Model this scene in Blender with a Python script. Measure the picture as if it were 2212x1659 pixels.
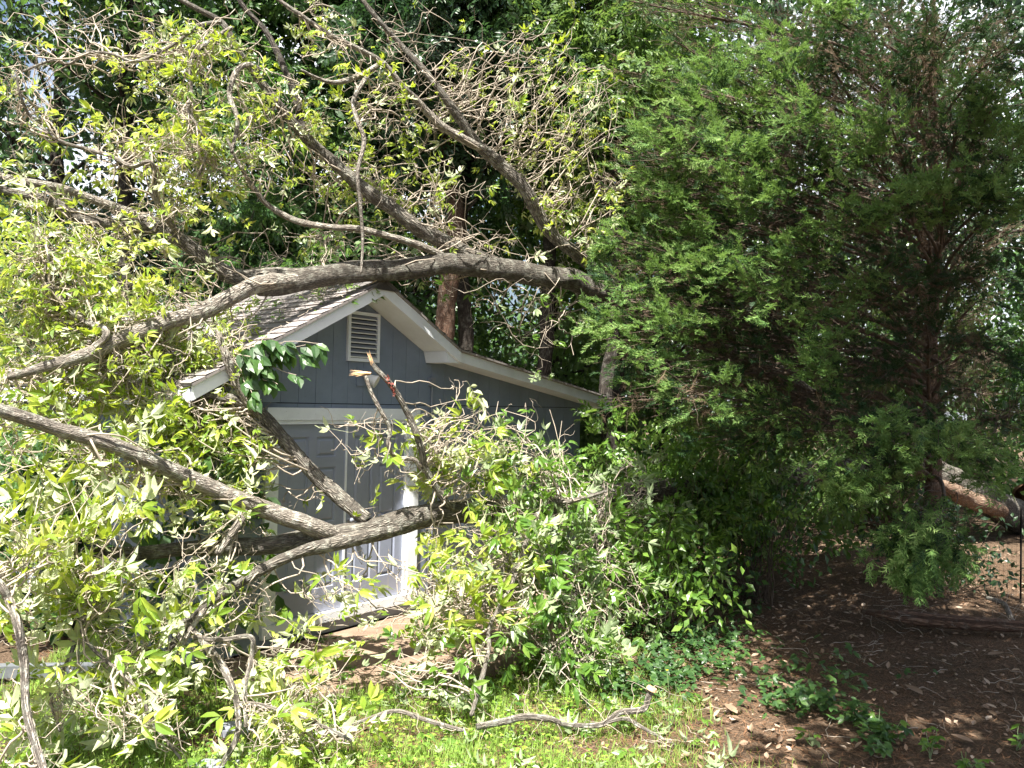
import bpy, math, random
import numpy as np
from mathutils import Vector, Matrix, noise as mnoise
R = math.radians
rng = np.random.default_rng(7); random.seed(7)
for o in list(bpy.data.objects): bpy.data.objects.remove(o)
sc = bpy.context.scene; COL = sc.collection
# ---------------------------------------------------------------- camera
CAM = np.array([0., 0., 2.4]); PITCH, ROLL, FV = R(1.4), R(1.2), 1725.0     # FV: focal length for a 2212 wide picture
fw = np.array([0, math.cos(PITCH), math.sin(PITCH)]); up0 = np.array([0, -math.sin(PITCH), math.cos(PITCH)]); rt0 = np.array([1., 0, 0])
up = up0*math.cos(ROLL) - rt0*math.sin(ROLL); rt = rt0*math.cos(ROLL) + up0*math.sin(ROLL)
cd = bpy.data.cameras.new('camera'); cam = bpy.data.objects.new('camera', cd); COL.objects.link(cam)
m = Matrix.Identity(4)
for i in range(3): m[i][0], m[i][1], m[i][2], m[i][3] = rt[i], up[i], -fw[i], CAM[i]
cam.matrix_world = m; cd.sensor_width = 36; cd.lens = 36*FV/2212; cd.clip_end = 600; cd.clip_start = .05
sc.camera = cam
# ---------------------------------------------------------------- sky, sun, exposure
SUN_E = R(64); sx, sy = -.28, -.96                                        # sun: high, behind the camera and to the left
sdir = Vector((sx*math.cos(SUN_E), sy*math.cos(SUN_E), math.sin(SUN_E)))
w = bpy.data.worlds.new('World'); sc.world = w; w.use_nodes = True; nt = w.node_tree
sky = nt.nodes.new('ShaderNodeTexSky'); sky.sky_type = 'NISHITA'; sky.sun_disc = False
sky.sun_elevation = SUN_E; sky.sun_rotation = math.atan2(sx, sy); sky.air_density = 1.0; sky.dust_density = 4.0
bg = nt.nodes['Background']; bg.inputs[1].default_value = .06
# cloud layer added on the far side to whiten the sky gaps
tc = nt.nodes.new('ShaderNodeTexCoord'); cn = nt.nodes.new('ShaderNodeTexNoise'); cn.inputs['Scale'].default_value = 2.2; cn.inputs['Detail'].default_value = 6; nt.links.new(tc.outputs['Generated'], cn.inputs[0])
cr = nt.nodes.new('ShaderNodeValToRGB'); nt.links.new(cn.outputs[0], cr.inputs[0]); cr.color_ramp.elements[0].position = .40; cr.color_ramp.elements[1].position = .55
cm = nt.nodes.new('ShaderNodeMix'); cm.data_type = 'RGBA'; 
sp = nt.nodes.new('ShaderNodeSeparateXYZ'); nt.links.new(tc.outputs['Generated'], sp.inputs[0]); mr = nt.nodes.new('ShaderNodeMapRange'); mr.inputs[1].default_value = -.1; mr.inputs[2].default_value = .45; nt.links.new(sp.outputs[1], mr.inputs[0])
ml = nt.nodes.new('ShaderNodeMath'); ml.operation = 'MULTIPLY'; nt.links.new(cr.outputs[0], ml.inputs[0]); nt.links.new(mr.outputs[0], ml.inputs[1]); nt.links.new(ml.outputs[0], cm.inputs[0]); nt.links.new(sky.outputs[0], cm.inputs[6]); cm.inputs[7].default_value = (9.2, 9.6, 10.4, 1)
nt.links.new(cm.outputs[2], bg.inputs[0])
sl = bpy.data.lights.new('sun', 'SUN'); sl.energy = 5.0; sl.angle = R(.5); sl.color = (1, .95, .87)
so = bpy.data.objects.new('sun', sl); COL.objects.link(so); so.rotation_euler = sdir.to_track_quat('Z', 'Y').to_euler()
sc.view_settings.view_transform = 'Standard'; sc.view_settings.look = 'None'; sc.view_settings.gamma = 1; sc.view_settings.exposure = 1.85
sc.cycles.max_bounces = 8; sc.cycles.transparent_max_bounces = 8; sc.cycles.diffuse_bounces = 2
# ---------------------------------------------------------------- helpers
def P(vx, vy, Y):
    d = fw + rt*(vx-1106)/FV + up*(829.5-vy)/FV
    return CAM + d*(Y/d[1])
def tag(o, label=None, cat=None, group=None, kind=None):
    if label: o['label'] = label
    if cat: o['category'] = cat
    if group: o['group'] = group
    if kind: o['kind'] = kind
    return o
def empty(name, loc=(0,0,0), rz=0, label=None, cat=None, group=None):
    o = bpy.data.objects.new(name, None); COL.objects.link(o); o.location = loc; o.rotation_euler.z = rz; o.empty_display_size = .1
    return tag(o, label, cat, group)
class MB:
    """collects numpy vertices and faces; build() links ONE mesh object"""
    def __init__(s): s.v = []; s.f3 = []; s.f4 = []; s.n = 0; s.uv = {}; s.m3 = []; s.m4 = []
    def add(s, v, f3=None, f4=None, mat=0):
        v = np.asarray(v, float).reshape(-1, 3)
        if f3 is not None and len(f3): f3 = np.asarray(f3, int).reshape(-1, 3)+s.n; s.f3.append(f3); s.m3.append(np.full(len(f3), mat))
        if f4 is not None and len(f4): f4 = np.asarray(f4, int).reshape(-1, 4)+s.n; s.f4.append(f4); s.m4.append(np.full(len(f4), mat))
        s.v.append(v); s.n += len(v); return s
    def build(s, name, mat, parent=None, smooth=False, uv=None, origin=None):
        v = np.concatenate(s.v)
        if origin is not None: v = v-np.asarray(origin)
        f3 = np.concatenate(s.f3) if s.f3 else np.zeros((0, 3), int); f4 = np.concatenate(s.f4) if s.f4 else np.zeros((0, 4), int)
        me = bpy.data.meshes.new(name); me.vertices.add(len(v)); me.vertices.foreach_set('co', v.astype(np.float32).ravel())
        loops = np.concatenate([f3.ravel(), f4.ravel()]).astype(np.int32)
        me.loops.add(len(loops)); me.loops.foreach_set('vertex_index', loops)
        me.polygons.add(len(f3)+len(f4))
        st = np.concatenate([np.arange(len(f3))*3, len(f3)*3+np.arange(len(f4))*4]).astype(np.int32)
        me.polygons.foreach_set('loop_start', st)
        try: me.polygons.foreach_set('loop_total', np.concatenate([np.full(len(f3), 3), np.full(len(f4), 4)]).astype(np.int32))
        except Exception: pass
        me.polygons.foreach_set('use_smooth', np.full(len(f3)+len(f4), bool(smooth)))
        if isinstance(mat, (list, tuple)):
            for q in mat: me.materials.append(q)
            me.polygons.foreach_set('material_index', np.concatenate((s.m3 or [])+(s.m4 or [])).astype(np.int32))
        else: me.materials.append(mat)
        if uv is not None:
            l = me.uv_layers.new(name='UVMap'); l.data.foreach_set('uv', np.asarray(uv)[loops].astype(np.float32).ravel())
        me.update(calc_edges=True); me.validate()
        o = bpy.data.objects.new(name, me); COL.objects.link(o)
        if origin is not None: o.location = origin
        if parent: o.parent = parent
        return o
BOXF = [(0,1,3,2),(4,6,7,5),(0,4,5,1),(2,3,7,6),(0,2,6,4),(1,5,7,3)]
def box(mb, x0, x1, y0, y1, z0, z1, mat=0):
    v = [(x, y, z) for x in (x0, x1) for y in (y0, y1) for z in (z0, z1)]
    return mb.add(v, f4=BOXF, mat=mat)
def prism(mb, poly, y0, y1, mat=0):            # polygon in x,z extruded along y (poly counter-clockwise seen from -y)
    n = len(poly); v = [(x, y0, z) for x, z in poly]+[(x, y1, z) for x, z in poly]
    mb.add(v, f4=[(i, i+n, (i+1) % n+n, (i+1) % n) for i in range(n)], mat=mat)
    f = [(0, i, i+1) for i in range(1, n-1)]+[(n, n+i+1, n+i) for i in range(1, n-1)]
    return mb.add(v, f3=f, mat=mat)
def nrm(a): return a/np.maximum(np.linalg.norm(a, axis=-1, keepdims=True), 1e-9)
def rvec(n): return nrm(rng.normal(size=(n, 3)))
# ---------------------------------------------------------------- materials
def mat(name):
    mt = bpy.data.materials.new(name); mt.use_nodes = True; t = mt.node_tree
    return mt, t, t.nodes['Principled BSDF'], t.nodes['Material Output']
def N(t, kind, **k):
    n = t.nodes.new('ShaderNode'+kind)
    for a, b in k.items():
        if a in n.inputs: n.inputs[a].default_value = b
        else: setattr(n, a, b)
    return n
def ramp(t, fac, stops):
    r = t.nodes.new('ShaderNodeValToRGB'); t.links.new(fac, r.inputs[0]); e = r.color_ramp.elements
    while len(e) < len(stops): e.new(.5)
    for q, (p, c) in zip(e, stops): q.position = p; q.color = (*c, 1)
    return r.outputs[0]
def mixc(t, fac, a, b, mode='MIX'):
    n = t.nodes.new('ShaderNodeMix'); n.data_type = 'RGBA'; n.blend_type = mode
    for s, v in ((0, fac), (6, a), (7, b)):
        if isinstance(v, (int, float)): n.inputs[s].default_value = v
        elif isinstance(v, tuple): n.inputs[s].default_value = (*v, 1)
        else: t.links.new(v, n.inputs[s])
    return n.outputs[2]
def leafmat(name, cols, under, trans, rough=.45, tmix=.35, spec=.35, scale=.9):
    mt, t, b, out = mat(name); g = N(t, 'NewGeometry'); co = N(t, 'TexCoord')
    nz = N(t, 'TexNoise', Scale=scale, Detail=2.0); t.links.new(co.outputs['Object'], nz.inputs[0])
    ad = N(t, 'Math', operation='MULTIPLY_ADD'); t.links.new(g.outputs['Random Per Island'], ad.inputs[0]); ad.inputs[1].default_value = .7
    sb = N(t, 'Math', operation='MULTIPLY_ADD'); t.links.new(nz.outputs[0], sb.inputs[0]); sb.inputs[1].default_value = 1.0; sb.inputs[2].default_value = -.35
    t.links.new(sb.outputs[0], ad.inputs[2])
    c = ramp(t, ad.outputs[0], [(i/(len(cols)-1)*.9+.05, q) for i, q in enumerate(cols)])
    c2 = mixc(t, g.outputs['Backfacing'], c, mixc(t, .62, c, under))
    t.links.new(c2, b.inputs['Base Color']); b.inputs['Roughness'].default_value = rough; b.inputs['Specular IOR Level'].default_value = spec
    tr = N(t, 'BsdfTranslucent'); t.links.new(mixc(t, .55, c, trans), tr.inputs[0])
    ms = N(t, 'MixShader'); ms.inputs[0].default_value = tmix
    t.links.new(b.outputs[0], ms.inputs[1]); t.links.new(tr.outputs[0], ms.inputs[2]); t.links.new(ms.outputs[0], out.inputs[0])
    return mt
M = {}
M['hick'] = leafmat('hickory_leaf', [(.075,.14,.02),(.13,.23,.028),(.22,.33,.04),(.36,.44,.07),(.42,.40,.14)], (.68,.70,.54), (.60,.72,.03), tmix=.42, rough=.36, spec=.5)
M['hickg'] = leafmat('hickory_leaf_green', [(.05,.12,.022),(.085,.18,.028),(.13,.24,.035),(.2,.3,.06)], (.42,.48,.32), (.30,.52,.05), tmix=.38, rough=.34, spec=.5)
M['broad'] = leafmat('broad_leaf', [(.022,.055,.02),(.04,.09,.03),(.06,.13,.035),(.10,.18,.04)], (.12,.19,.10), (.20,.40,.05), tmix=.3, rough=.35, spec=.45)
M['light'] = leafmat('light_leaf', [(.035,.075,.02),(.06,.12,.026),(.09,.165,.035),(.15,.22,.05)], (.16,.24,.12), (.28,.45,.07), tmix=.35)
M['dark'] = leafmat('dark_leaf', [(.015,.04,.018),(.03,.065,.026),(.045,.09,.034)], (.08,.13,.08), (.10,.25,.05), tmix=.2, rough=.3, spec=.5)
M['cedar'] = leafmat('cedar_lit_needles', [(.05,.11,.035),(.095,.19,.05),(.17,.28,.08),(.33,.43,.16)], (.18,.26,.13), (.30,.50,.08), tmix=.32, rough=.6, spec=.2, scale=1.6)  # pale new growth, with the sunlight on clump tops put into the colour
M['cedardark'] = leafmat('cedar_shaded_needles', [(.012,.03,.014),(.025,.06,.022),(.05,.105,.032)], (.06,.10,.05), (.10,.24,.04), tmix=.16, rough=.6, spec=.2, scale=1.6)  # same needles darker: the shade inside the clumps is put into the colour
M['deadcedar'] = leafmat('dead_cedar', [(.10,.065,.04),(.17,.12,.08),(.24,.18,.12)], (.2,.15,.1), (.2,.12,.05), tmix=.1, rough=.8, spec=.1)
M['grass'] = leafmat('grass_blade', [(.10,.18,.025),(.17,.30,.035),(.26,.41,.05),(.40,.48,.11)], (.22,.34,.08), (.42,.66,.08), tmix=.38, rough=.5, scale=2.)
M['litterleaf'] = leafmat('dead_leaf', [(.07,.045,.028),(.17,.115,.075),(.28,.20,.14),(.48,.39,.30)], (.3,.24,.18), (.3,.15,.06), tmix=.08, rough=.6, spec=.2, scale=3)
M['needle'] = leafmat('pine_needle', [(.08,.045,.026),(.18,.105,.06),(.34,.22,.14)], (.2,.1,.05), (.2,.1,.05), tmix=.0, rough=.7, spec=.2, scale=3)
def barkmat(name, dark, mid, pale, lichen=.5, sc_=1.0):
    mt, t, b, out = mat(name); uv = N(t, 'TexCoord'); mp = N(t, 'Mapping'); mp.inputs['Scale'].default_value = (48*sc_, 11*sc_, 1)
    t.links.new(uv.outputs['UV'], mp.inputs[0])
    nz = N(t, 'TexNoise', Scale=3.0, Detail=3.0); t.links.new(uv.outputs['Object'], nz.inputs[0])
    dm = N(t, 'VectorMath', operation='MULTIPLY_ADD'); t.links.new(nz.outputs['Color'], dm.inputs[0]); dm.inputs[1].default_value = (3.5, 3.5, 0); t.links.new(mp.outputs[0], dm.inputs[2])
    vo = N(t, 'TexVoronoi', feature='DISTANCE_TO_EDGE', Scale=1.0); t.links.new(dm.outputs[0], vo.inputs[0])
    fine = N(t, 'TexNoise', Scale=70.0, Detail=4.0); t.links.new(uv.outputs['Object'], fine.inputs[0])
    c = ramp(t, vo.outputs['Distance'], [(0, dark), (.06, dark), (.2, mid), (.42, pale)])
    c = mixc(t, .35, c, mixc(t, fine.outputs[0], dark, pale))
    ln = N(t, 'TexNoise', Scale=13.0, Detail=5.0, Roughness=.7); t.links.new(uv.outputs['Object'], ln.inputs[0])
    lf = ramp(t, ln.outputs[0], [(.50, (0, 0, 0)), (.66, (lichen,)*3)])
    c = mixc(t, lf, c, (.46, .47, .40)); t.links.new(c, b.inputs['Base Color']); b.inputs['Roughness'].default_value = .85; b.inputs['Specular IOR Level'].default_value = .2
    hs = N(t, 'Math', operation='MULTIPLY_ADD'); t.links.new(fine.outputs[0], hs.inputs[0]); hs.inputs[1].default_value = .35; t.links.new(vo.outputs['Distance'], hs.inputs[2])
    bp = N(t, 'Bump', Strength=1.0, Distance=.03); t.links.new(hs.outputs[0], bp.inputs['Height']); t.links.new(bp.outputs[0], b.inputs['Normal'])
    return mt
M['bark'] = barkmat('hickory_bark', (.014,.012,.010), (.13,.11,.09), (.36,.33,.28), .4)
M['barkpale'] = barkmat('pale_limb_bark', (.07,.058,.048), (.27,.235,.195), (.48,.44,.38), .7, 1.2)
M['barkdark'] = barkmat('forest_bark', (.012,.010,.009), (.04,.034,.028), (.09,.076,.062), .15, .5)
M['barkred'] = barkmat('cedar_bark', (.05,.028,.02), (.14,.08,.055), (.24,.16,.11), .15, .7)
def simple(name, c, rough=.6, spec=.3, nscale=0, namp=.25, bump=0, bscale=40.):
    mt, t, b, out = mat(name); b.inputs['Roughness'].default_value = rough; b.inputs['Specular IOR Level'].default_value = spec
    co = N(t, 'TexCoord')
    if nscale:
        nz = N(t, 'TexNoise', Scale=nscale, Detail=5.0, Roughness=.6); t.links.new(co.outputs['Object'], nz.inputs[0])
        r = ramp(t, nz.outputs[0], [(.3, tuple(x*(1-namp) for x in c)), (.7, tuple(min(1, x*(1+namp)) for x in c))]); t.links.new(r, b.inputs['Base Color'])
    else: b.inputs['Base Color'].default_value = (*c, 1)
    if bump:
        nz = N(t, 'TexNoise', Scale=bscale, Detail=4.0); t.links.new(co.outputs['Object'], nz.inputs[0])
        bp = N(t, 'Bump', Strength=.6, Distance=bump); t.links.new(nz.outputs[0], bp.inputs['Height']); t.links.new(bp.outputs[0], b.inputs['Normal'])
    return mt
M['twig'] = simple('twig_bark', (.36,.31,.25), .8, .2, 9, .35)
M['twigdark'] = simple('dark_twig', (.11,.085,.065), .85, .15, 6, .35)
M['wood'] = simple('torn_wood', (.60,.40,.23), .7, .2, 30, .4)
M['fungus'] = simple('red_fungus', (.20,.06,.045), .6, .3, 40, .3)
M['metal'] = simple('grey_metal', (.22,.24,.28), .5, .5)
M['lamp'] = simple('white_metal', (.72,.73,.72), .35, .5)
M['black'] = simple('dark_void', (.01,.01,.01), .9, .1)
# painted siding with embossed wood grain, dirty low down
def paint(name, c, grain=1, dirt=.3, rough=.55):
    mt, t, b, out = mat(name); co = N(t, 'TexCoord'); mp = N(t, 'Mapping'); mp.inputs['Scale'].default_value = (55, 55, 2.2); t.links.new(co.outputs['Object'], mp.inputs[0])
    g = N(t, 'TexNoise', Scale=1.0, Detail=3.0); t.links.new(mp.outputs[0], g.inputs[0])
    nz = N(t, 'TexNoise', Scale=2.3, Detail=6.0, Roughness=.65); t.links.new(co.outputs['Object'], nz.inputs[0])
    c1 = ramp(t, nz.outputs[0], [(.35, tuple(x*(1-dirt*.5) for x in c)), (.65, tuple(min(1, x*1.06) for x in c))])
    sp = N(t, 'TexNoise', Scale=55.0, Detail=2.0); t.links.new(co.outputs['Object'], sp.inputs[0])
    sf = ramp(t, sp.outputs[0], [(.66, (0, 0, 0)), (.74, (dirt,)*3)])
    c1 = mixc(t, sf, c1, (.12, .10, .08))
    # splashed dirt near the ground, in ragged patches
    sx_ = N(t, 'SeparateXYZ'); t.links.new(co.outputs['Object'], sx_.inputs[0]); mz = N(t, 'Math', operation='MULTIPLY_ADD'); t.links.new(nz.outputs[0], mz.inputs[0]); mz.inputs[1].default_value = -1.0; t.links.new(sx_.outputs[2], mz.inputs[2])
    c1 = mixc(t, ramp(t, mz.outputs[0], [(0, (.22,.22,.22)), (.12, (0, 0, 0))]), c1, (.20, .15, .11))
    t.links.new(c1, b.inputs['Base Color']); b.inputs['Roughness'].default_value = rough
    bp = N(t, 'Bump', Strength=.35*grain, Distance=.003); t.links.new(g.outputs[0], bp.inputs['Height']); t.links.new(bp.outputs[0], b.inputs['Normal'])
    return mt
M['siding'] = paint('blue_grey_siding', (.20,.245,.325), 1.0)
M['door'] = paint('blue_grey_door', (.27,.30,.39), .25, .2, .4)
M['trim'] = paint('white_trim', (.80,.84,.90), .5, .2)
def shingle():
    mt, t, b, out = mat('roof_shingle'); co = N(t, 'TexCoord'); mp = N(t, 'Mapping'); mp.inputs['Scale'].default_value = (1, 1, 1); t.links.new(co.outputs['UV'], mp.inputs[0])
    br = N(t, 'TexBrick', Scale=1.0); br.offset = .5
    for k, v in (('Brick Width', .30), ('Row Height', .14), ('Mortar Size', .006), ('Color1', (.17,.15,.145,1)), ('Color2', (.29,.26,.25,1)), ('Mortar', (.03,.03,.03,1)), ('Bias', 0.)): br.inputs[k].default_value = v
    t.links.new(mp.outputs[0], br.inputs[0]); nz = N(t, 'TexNoise', Scale=140.0, Detail=2.0); t.links.new(co.outputs['Object'], nz.inputs[0])
    c = mixc(t, .45, br.outputs[0], mixc(t, nz.outputs[0], (.08,.075,.07), (.45,.41,.39))); t.links.new(c, b.inputs['Base Color']); b.inputs['Roughness'].default_value = .9
    bp = N(t, 'Bump', Strength=.8, Distance=.01); t.links.new(br.outputs[1], bp.inputs['Height']); bp.invert = True; t.links.new(bp.outputs[0], b.inputs['Normal'])
    return mt
M['shingle'] = shingle()
# ---------------------------------------------------------------- tubes
def tubes(mb, pts, rad, k=5, cap=True):
    """pts (N,M,3), rad (N,M): a batch of thin tubes"""
    pts = np.asarray(pts, float); rad = np.asarray(rad, float); n, mm, _ = pts.shape
    tg = nrm(np.gradient(pts, axis=1)); mean = nrm(pts[:, -1]-pts[:, 0]+1e-6)
    ref = np.where(np.abs(mean[:, 2:3]) < .8, np.array([[0, 0, 1.]]), np.array([[1., 0, 0]]))
    a = nrm(np.cross(tg, ref[:, None, :])); b = np.cross(tg, a)
    th = np.arange(k)/k*2*np.pi
    v = pts[:, :, None, :] + rad[:, :, None, None]*(np.cos(th)[None, None, :, None]*a[:, :, None, :] + np.sin(th)[None, None, :, None]*b[:, :, None, :])
    i = np.arange(mm-1)[:, None]*k; j = np.arange(k)[None, :]; j2 = (j+1) % k
    f = np.stack([i+j, i+k+j, i+k+j2, i+j2], -1).reshape(-1, 4)
    off = (np.arange(n)*mm*k)[:, None, None]
    mb.add(v.reshape(-1, 3), f4=(f[None]+off).reshape(-1, 4))
def catmull(p, step):
    p = np.asarray(p, float); q = np.vstack([2*p[0]-p[1], p, 2*p[-1]-p[-2]]); out = []
    for i in range(1, len(q)-2):
        L = np.linalg.norm(q[i+1, :3]-q[i, :3]); n = max(2, int(L/step)); t = np.linspace(0, 1, n, endpoint=False)[:, None]
        a, b, c, d = q[i-1], q[i], q[i+1], q[i+2]
        out.append(.5*((2*b)+(-a+c)*t+(2*a-5*b+4*c-d)*t*t+(-a+3*b-3*c+d)*t**3))
    out.append(q[-2][None]); return np.vstack(out)
def bigtube(name, path, material, parent, seed=0, knob=.10, wob=.0):
    """path rows: x,y,z,r. One thick limb with bark relief, end caps and a UV map in metres"""
    path = np.asarray(path, float); r0 = path[:, 3].max(); k = 22 if r0 > .09 else (14 if r0 > .04 else 9)
    c = catmull(path, max(.02, min(.06, r0*.5))); pts, rad = c[:, :3], np.maximum(c[:, 3], .003); n = len(pts)
    for i in range(n):
        q = Vector(pts[i]*1.7)+Vector((seed*3.1, 0, 0)); w_ = mnoise.noise_vector(q)
        pts[i] += np.array(w_)*rad[i]*(.35+wob)
    tg = nrm(np.gradient(pts, axis=0)); a = nrm(np.cross(tg[0], [.3, .2, .9])); A = [a]
    for i in range(1, n): a = nrm(a-tg[i]*np.dot(a, tg[i])); A.append(a)
    A = np.array(A); B = np.cross(tg, A); th = np.arange(k)/k*2*np.pi
    ring = A[:, None]*np.cos(th)[None, :, None]+B[:, None]*np.sin(th)[None, :, None]
    s = np.concatenate([[0], np.cumsum(np.linalg.norm(np.diff(pts, axis=0), axis=1))]); ph = seed*1.7
    rr = rad[:, None]*(1+.05*np.sin(3*th+ph)[None]+.04*np.sin(s[:, None]*9+2*th[None]+ph))
    if r0 > .03:
        V = pts[:, None]+ring*rr[..., None]; flat = V.reshape(-1, 3); dn = np.empty(len(flat))
        for i, q in enumerate(flat): dn[i] = mnoise.noise(Vector(q*9))*.6+mnoise.noise(Vector((q[0]*34, q[1]*34, q[2]*34)))*.4
        rr = rr*(1+knob*dn.reshape(n, k))
    V = pts[:, None]+ring*rr[..., None]
    u = th[None]*r0*np.ones((n, 1)); uv = np.stack([u, s[:, None]*np.ones((1, k))], -1).reshape(-1, 2)
    i = np.arange(n-1)[:, None]*k; j = np.arange(k)[None]; j2 = (j+1) % k
    f = np.stack([i+j, i+j2, i+k+j2, i+k+j], -1).reshape(-1, 4)
    V = np.vstack([V.reshape(-1, 3), pts[:1], pts[-1:]+tg[-1:]*rad[-1]*.6]); uv = np.vstack([uv, [[0, 0], [0, s[-1]]]]); m0 = n*k
    f3 = [(m0, (q+1) % k, q) for q in range(k)]+[(m0+1, (n-1)*k+q, (n-1)*k+(q+1) % k) for q in range(k)]
    return MB().add(V, f3=f3, f4=f).build(name, material, parent, smooth=True, uv=uv), c
# ---------------------------------------------------------------- leaves
def leaflet(ang, L, W, ox, oy, droop=.12, fold=.25, seg=2, curve=0., twist=0.):
    """a pointed leaflet starting at (ox,oy) pointing at angle ang from +y"""
    ts = np.linspace(0, 1, seg+2)[1:-1]; prof = np.sin(np.pi*ts**.85)**.8
    v = [(0, 0, 0)]
    for t_, p_ in zip(ts, prof): v += [(-W/2*p_, L*t_, fold*W*.5*p_-droop*L*t_*t_), (0, L*t_, -droop*L*t_*t_), (W/2*p_, L*t_, fold*W*.5*p_-droop*L*t_*t_)]
    v += [(0, L, -droop*L)]
    v = np.array(v, float); tt = v[:, 1]/L; v[:, 2] += v[:, 0]*twist*tt; v[:, 0] += curve*L*tt*tt; c, s_ = math.cos(ang), math.sin(ang); x = v[:, 0]*c+v[:, 1]*s_; y = -v[:, 0]*s_+v[:, 1]*c
    v = np.stack([x+ox, y+oy, v[:, 2]], 1); f = [(0, 2, 1), (0, 3, 2)]; q = []
    for i in range(seg-1): b = 1+i*3; f += [(b, b+1, b+4), (b, b+4, b+3), (b+1, b+2, b+5), (b+1, b+5, b+4)]
    b = 1+(seg-1)*3; f += [(b, b+1, b+3), (b+1, b+2, b+3)]
    return v, np.array(f)
def template(parts):
    V, F, n = [], [], 0
    for v, f in parts: V.append(v); F.append(f+n); n += len(v)
    return np.vstack(V), np.vstack(F)
def compound(seed, nl=5, L=.13, W=.038):
    r = random.Random(seed); ps = []; wilt = r.choice([.05, .15, .3, .8]); L *= r.uniform(.85, 1.1); W *= r.uniform(.8, 1.25)
    def lf(a, l, w_, oy): ps.append(leaflet(a, l*r.uniform(.85, 1.1), w_, r.uniform(-.004, .004), oy, r.uniform(0, .25)+wilt*r.uniform(.4, 1), r.uniform(.05, .9), 2, r.uniform(-.16, .16), r.uniform(-1.2, 1.2)))
    lf(r.uniform(-.2, .2), L, W, .16)
    for sgn in (-1, 1):
        lf(sgn*r.uniform(.45, .95), L*.95, W, .155)
    if nl >= 5:
        for sgn in (-1, 1): lf(sgn*r.uniform(.7, 1.25), L*.72, W*.85, .095+r.uniform(-.015, .015))
    if nl >= 7 and r.random() < .7:
        for sgn in (-1, 1): lf(sgn*r.uniform(.9, 1.4), L*.5, W*.7, .05)
    ra = (np.array([(-.0012, 0, 0), (.0012, 0, 0), (.0008, .16, 0), (-.0008, .16, 0)]), np.array([(0, 1, 2), (0, 2, 3)]))
    return template(ps+[ra])
HICK = [compound(i, (5, 7, 5, 3)[i % 4]) for i in range(16)]
BROAD = [template([leaflet(0, .15, .075, 0, .02, .15, .2, 2)]), template([leaflet(.1, .13, .07, 0, .02, .3, .3, 2)])]
SMALL = [template([leaflet(0, .09, .045, 0, 0, .2, .25, 1)])]
def spraybig(seed):
    r = random.Random(seed); return template([leaflet((-1)**i*r.uniform(.5, 1.2) if i < 6 else 0, .13, .06, 0, .03+.035*i, .2+r.random()*.3, .25, 1) for i in range(7)])
SPRAY = [spraybig(i) for i in range(5)]
def cedarfrond(seed, dead=False):
    r = random.Random(seed); V, F = [], []
    def tri(p, d, L, w_):
        d = np.array(d)/np.linalg.norm(d); s_ = np.cross(d, [0, 0, 1.]); s_ = s_/max(1e-6, np.linalg.norm(s_)); tw = r.uniform(-.9, .9); s_ = s_*math.cos(tw)+np.cross(d, s_)*math.sin(tw); n = len(V)
        V.extend([p-s_*w_*.5, p+s_*w_*.5, p+d*L*.75+s_*w_*.5, p+d*L]); F.extend([(n, n+1, n+2), (n, n+2, n+3)])
    L = .20; ax = [np.array([.015*math.sin(t*4+seed), t*L, -.04*t*t+.02*math.sin(t*3+seed*2)]) for t in np.linspace(0, 1, 15)]
    for i in range(0, 14): tri(ax[i], ax[i+1]-ax[i], .03, .006 if not dead else .0025)
    for i in range(1, 14):
        for sgn in (-1, 1):
            if r.random() < .12: continue
            d = np.array([sgn*r.uniform(.5, 1.0), r.uniform(.7, 1.1), r.uniform(-.35, .45)]); l = r.uniform(.03, .07)*(1.15-.5*i/14); d /= np.linalg.norm(d)
            tri(ax[i], d, l, .0075 if not dead else .002)
            if dead: continue
            for q in range(2):
                t = .35+.35*q; tri(ax[i]+d*l*t, d+np.array([r.uniform(-.9, .9), r.uniform(0, .6), r.uniform(-.6, .6)]), .024, .0068)
    return np.array(V), np.array(F)
CEDAR = [cedarfrond(i) for i in range(7)]; DEADC = [cedarfrond(i, True) for i in range(4)]
def scatter(mb, temps, pos, dirs, ups, scale, matid=0):
    """place leaf templates: y along dirs, z along ups"""
    n = len(pos); d = nrm(dirs); s_ = nrm(np.cross(d, ups)); u = np.cross(s_, d); which = rng.integers(0, len(temps), n)
    scale = np.broadcast_to(np.asarray(scale, float), (n,))
    for k, (tv, tf) in enumerate(temps):
        ix = np.where(which == k)[0]
        if not len(ix): continue
        v = pos[ix][:, None]+scale[ix][:, None, None]*(tv[None, :, 0:1]*s_[ix][:, None]+tv[None, :, 1:2]*d[ix][:, None]+tv[None, :, 2:3]*u[ix][:, None])
        f = tf[None]+(np.arange(len(ix))*len(tv))[:, None, None]
        mb.add(v.reshape(-1, 3), f3=f.reshape(-1, 3), mat=matid)
def crooked(a, b, m_, amp, sag=0.):
    """N polylines from a (N,3) to b (N,3) with random-walk wiggle"""
    n = len(a); t = np.linspace(0, 1, m_)[None, :, None]; L = np.linalg.norm(b-a, axis=1)[:, None, None]
    w_ = sum(rng.normal(size=(n, 1, 3))*np.sin(np.pi*k*t)/k**.9 for k in (1, 2, 3, 4))*.42
    p = a[:, None]+(b-a)[:, None]*t+w_*L*amp+rng.normal(size=(n, m_, 3))*L*amp*.05*np.sin(np.pi*t)
    p[:, :, 2] += -sag*(t[..., 0]*(1-t[..., 0]))*4*L[..., 0]
    return p
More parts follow.
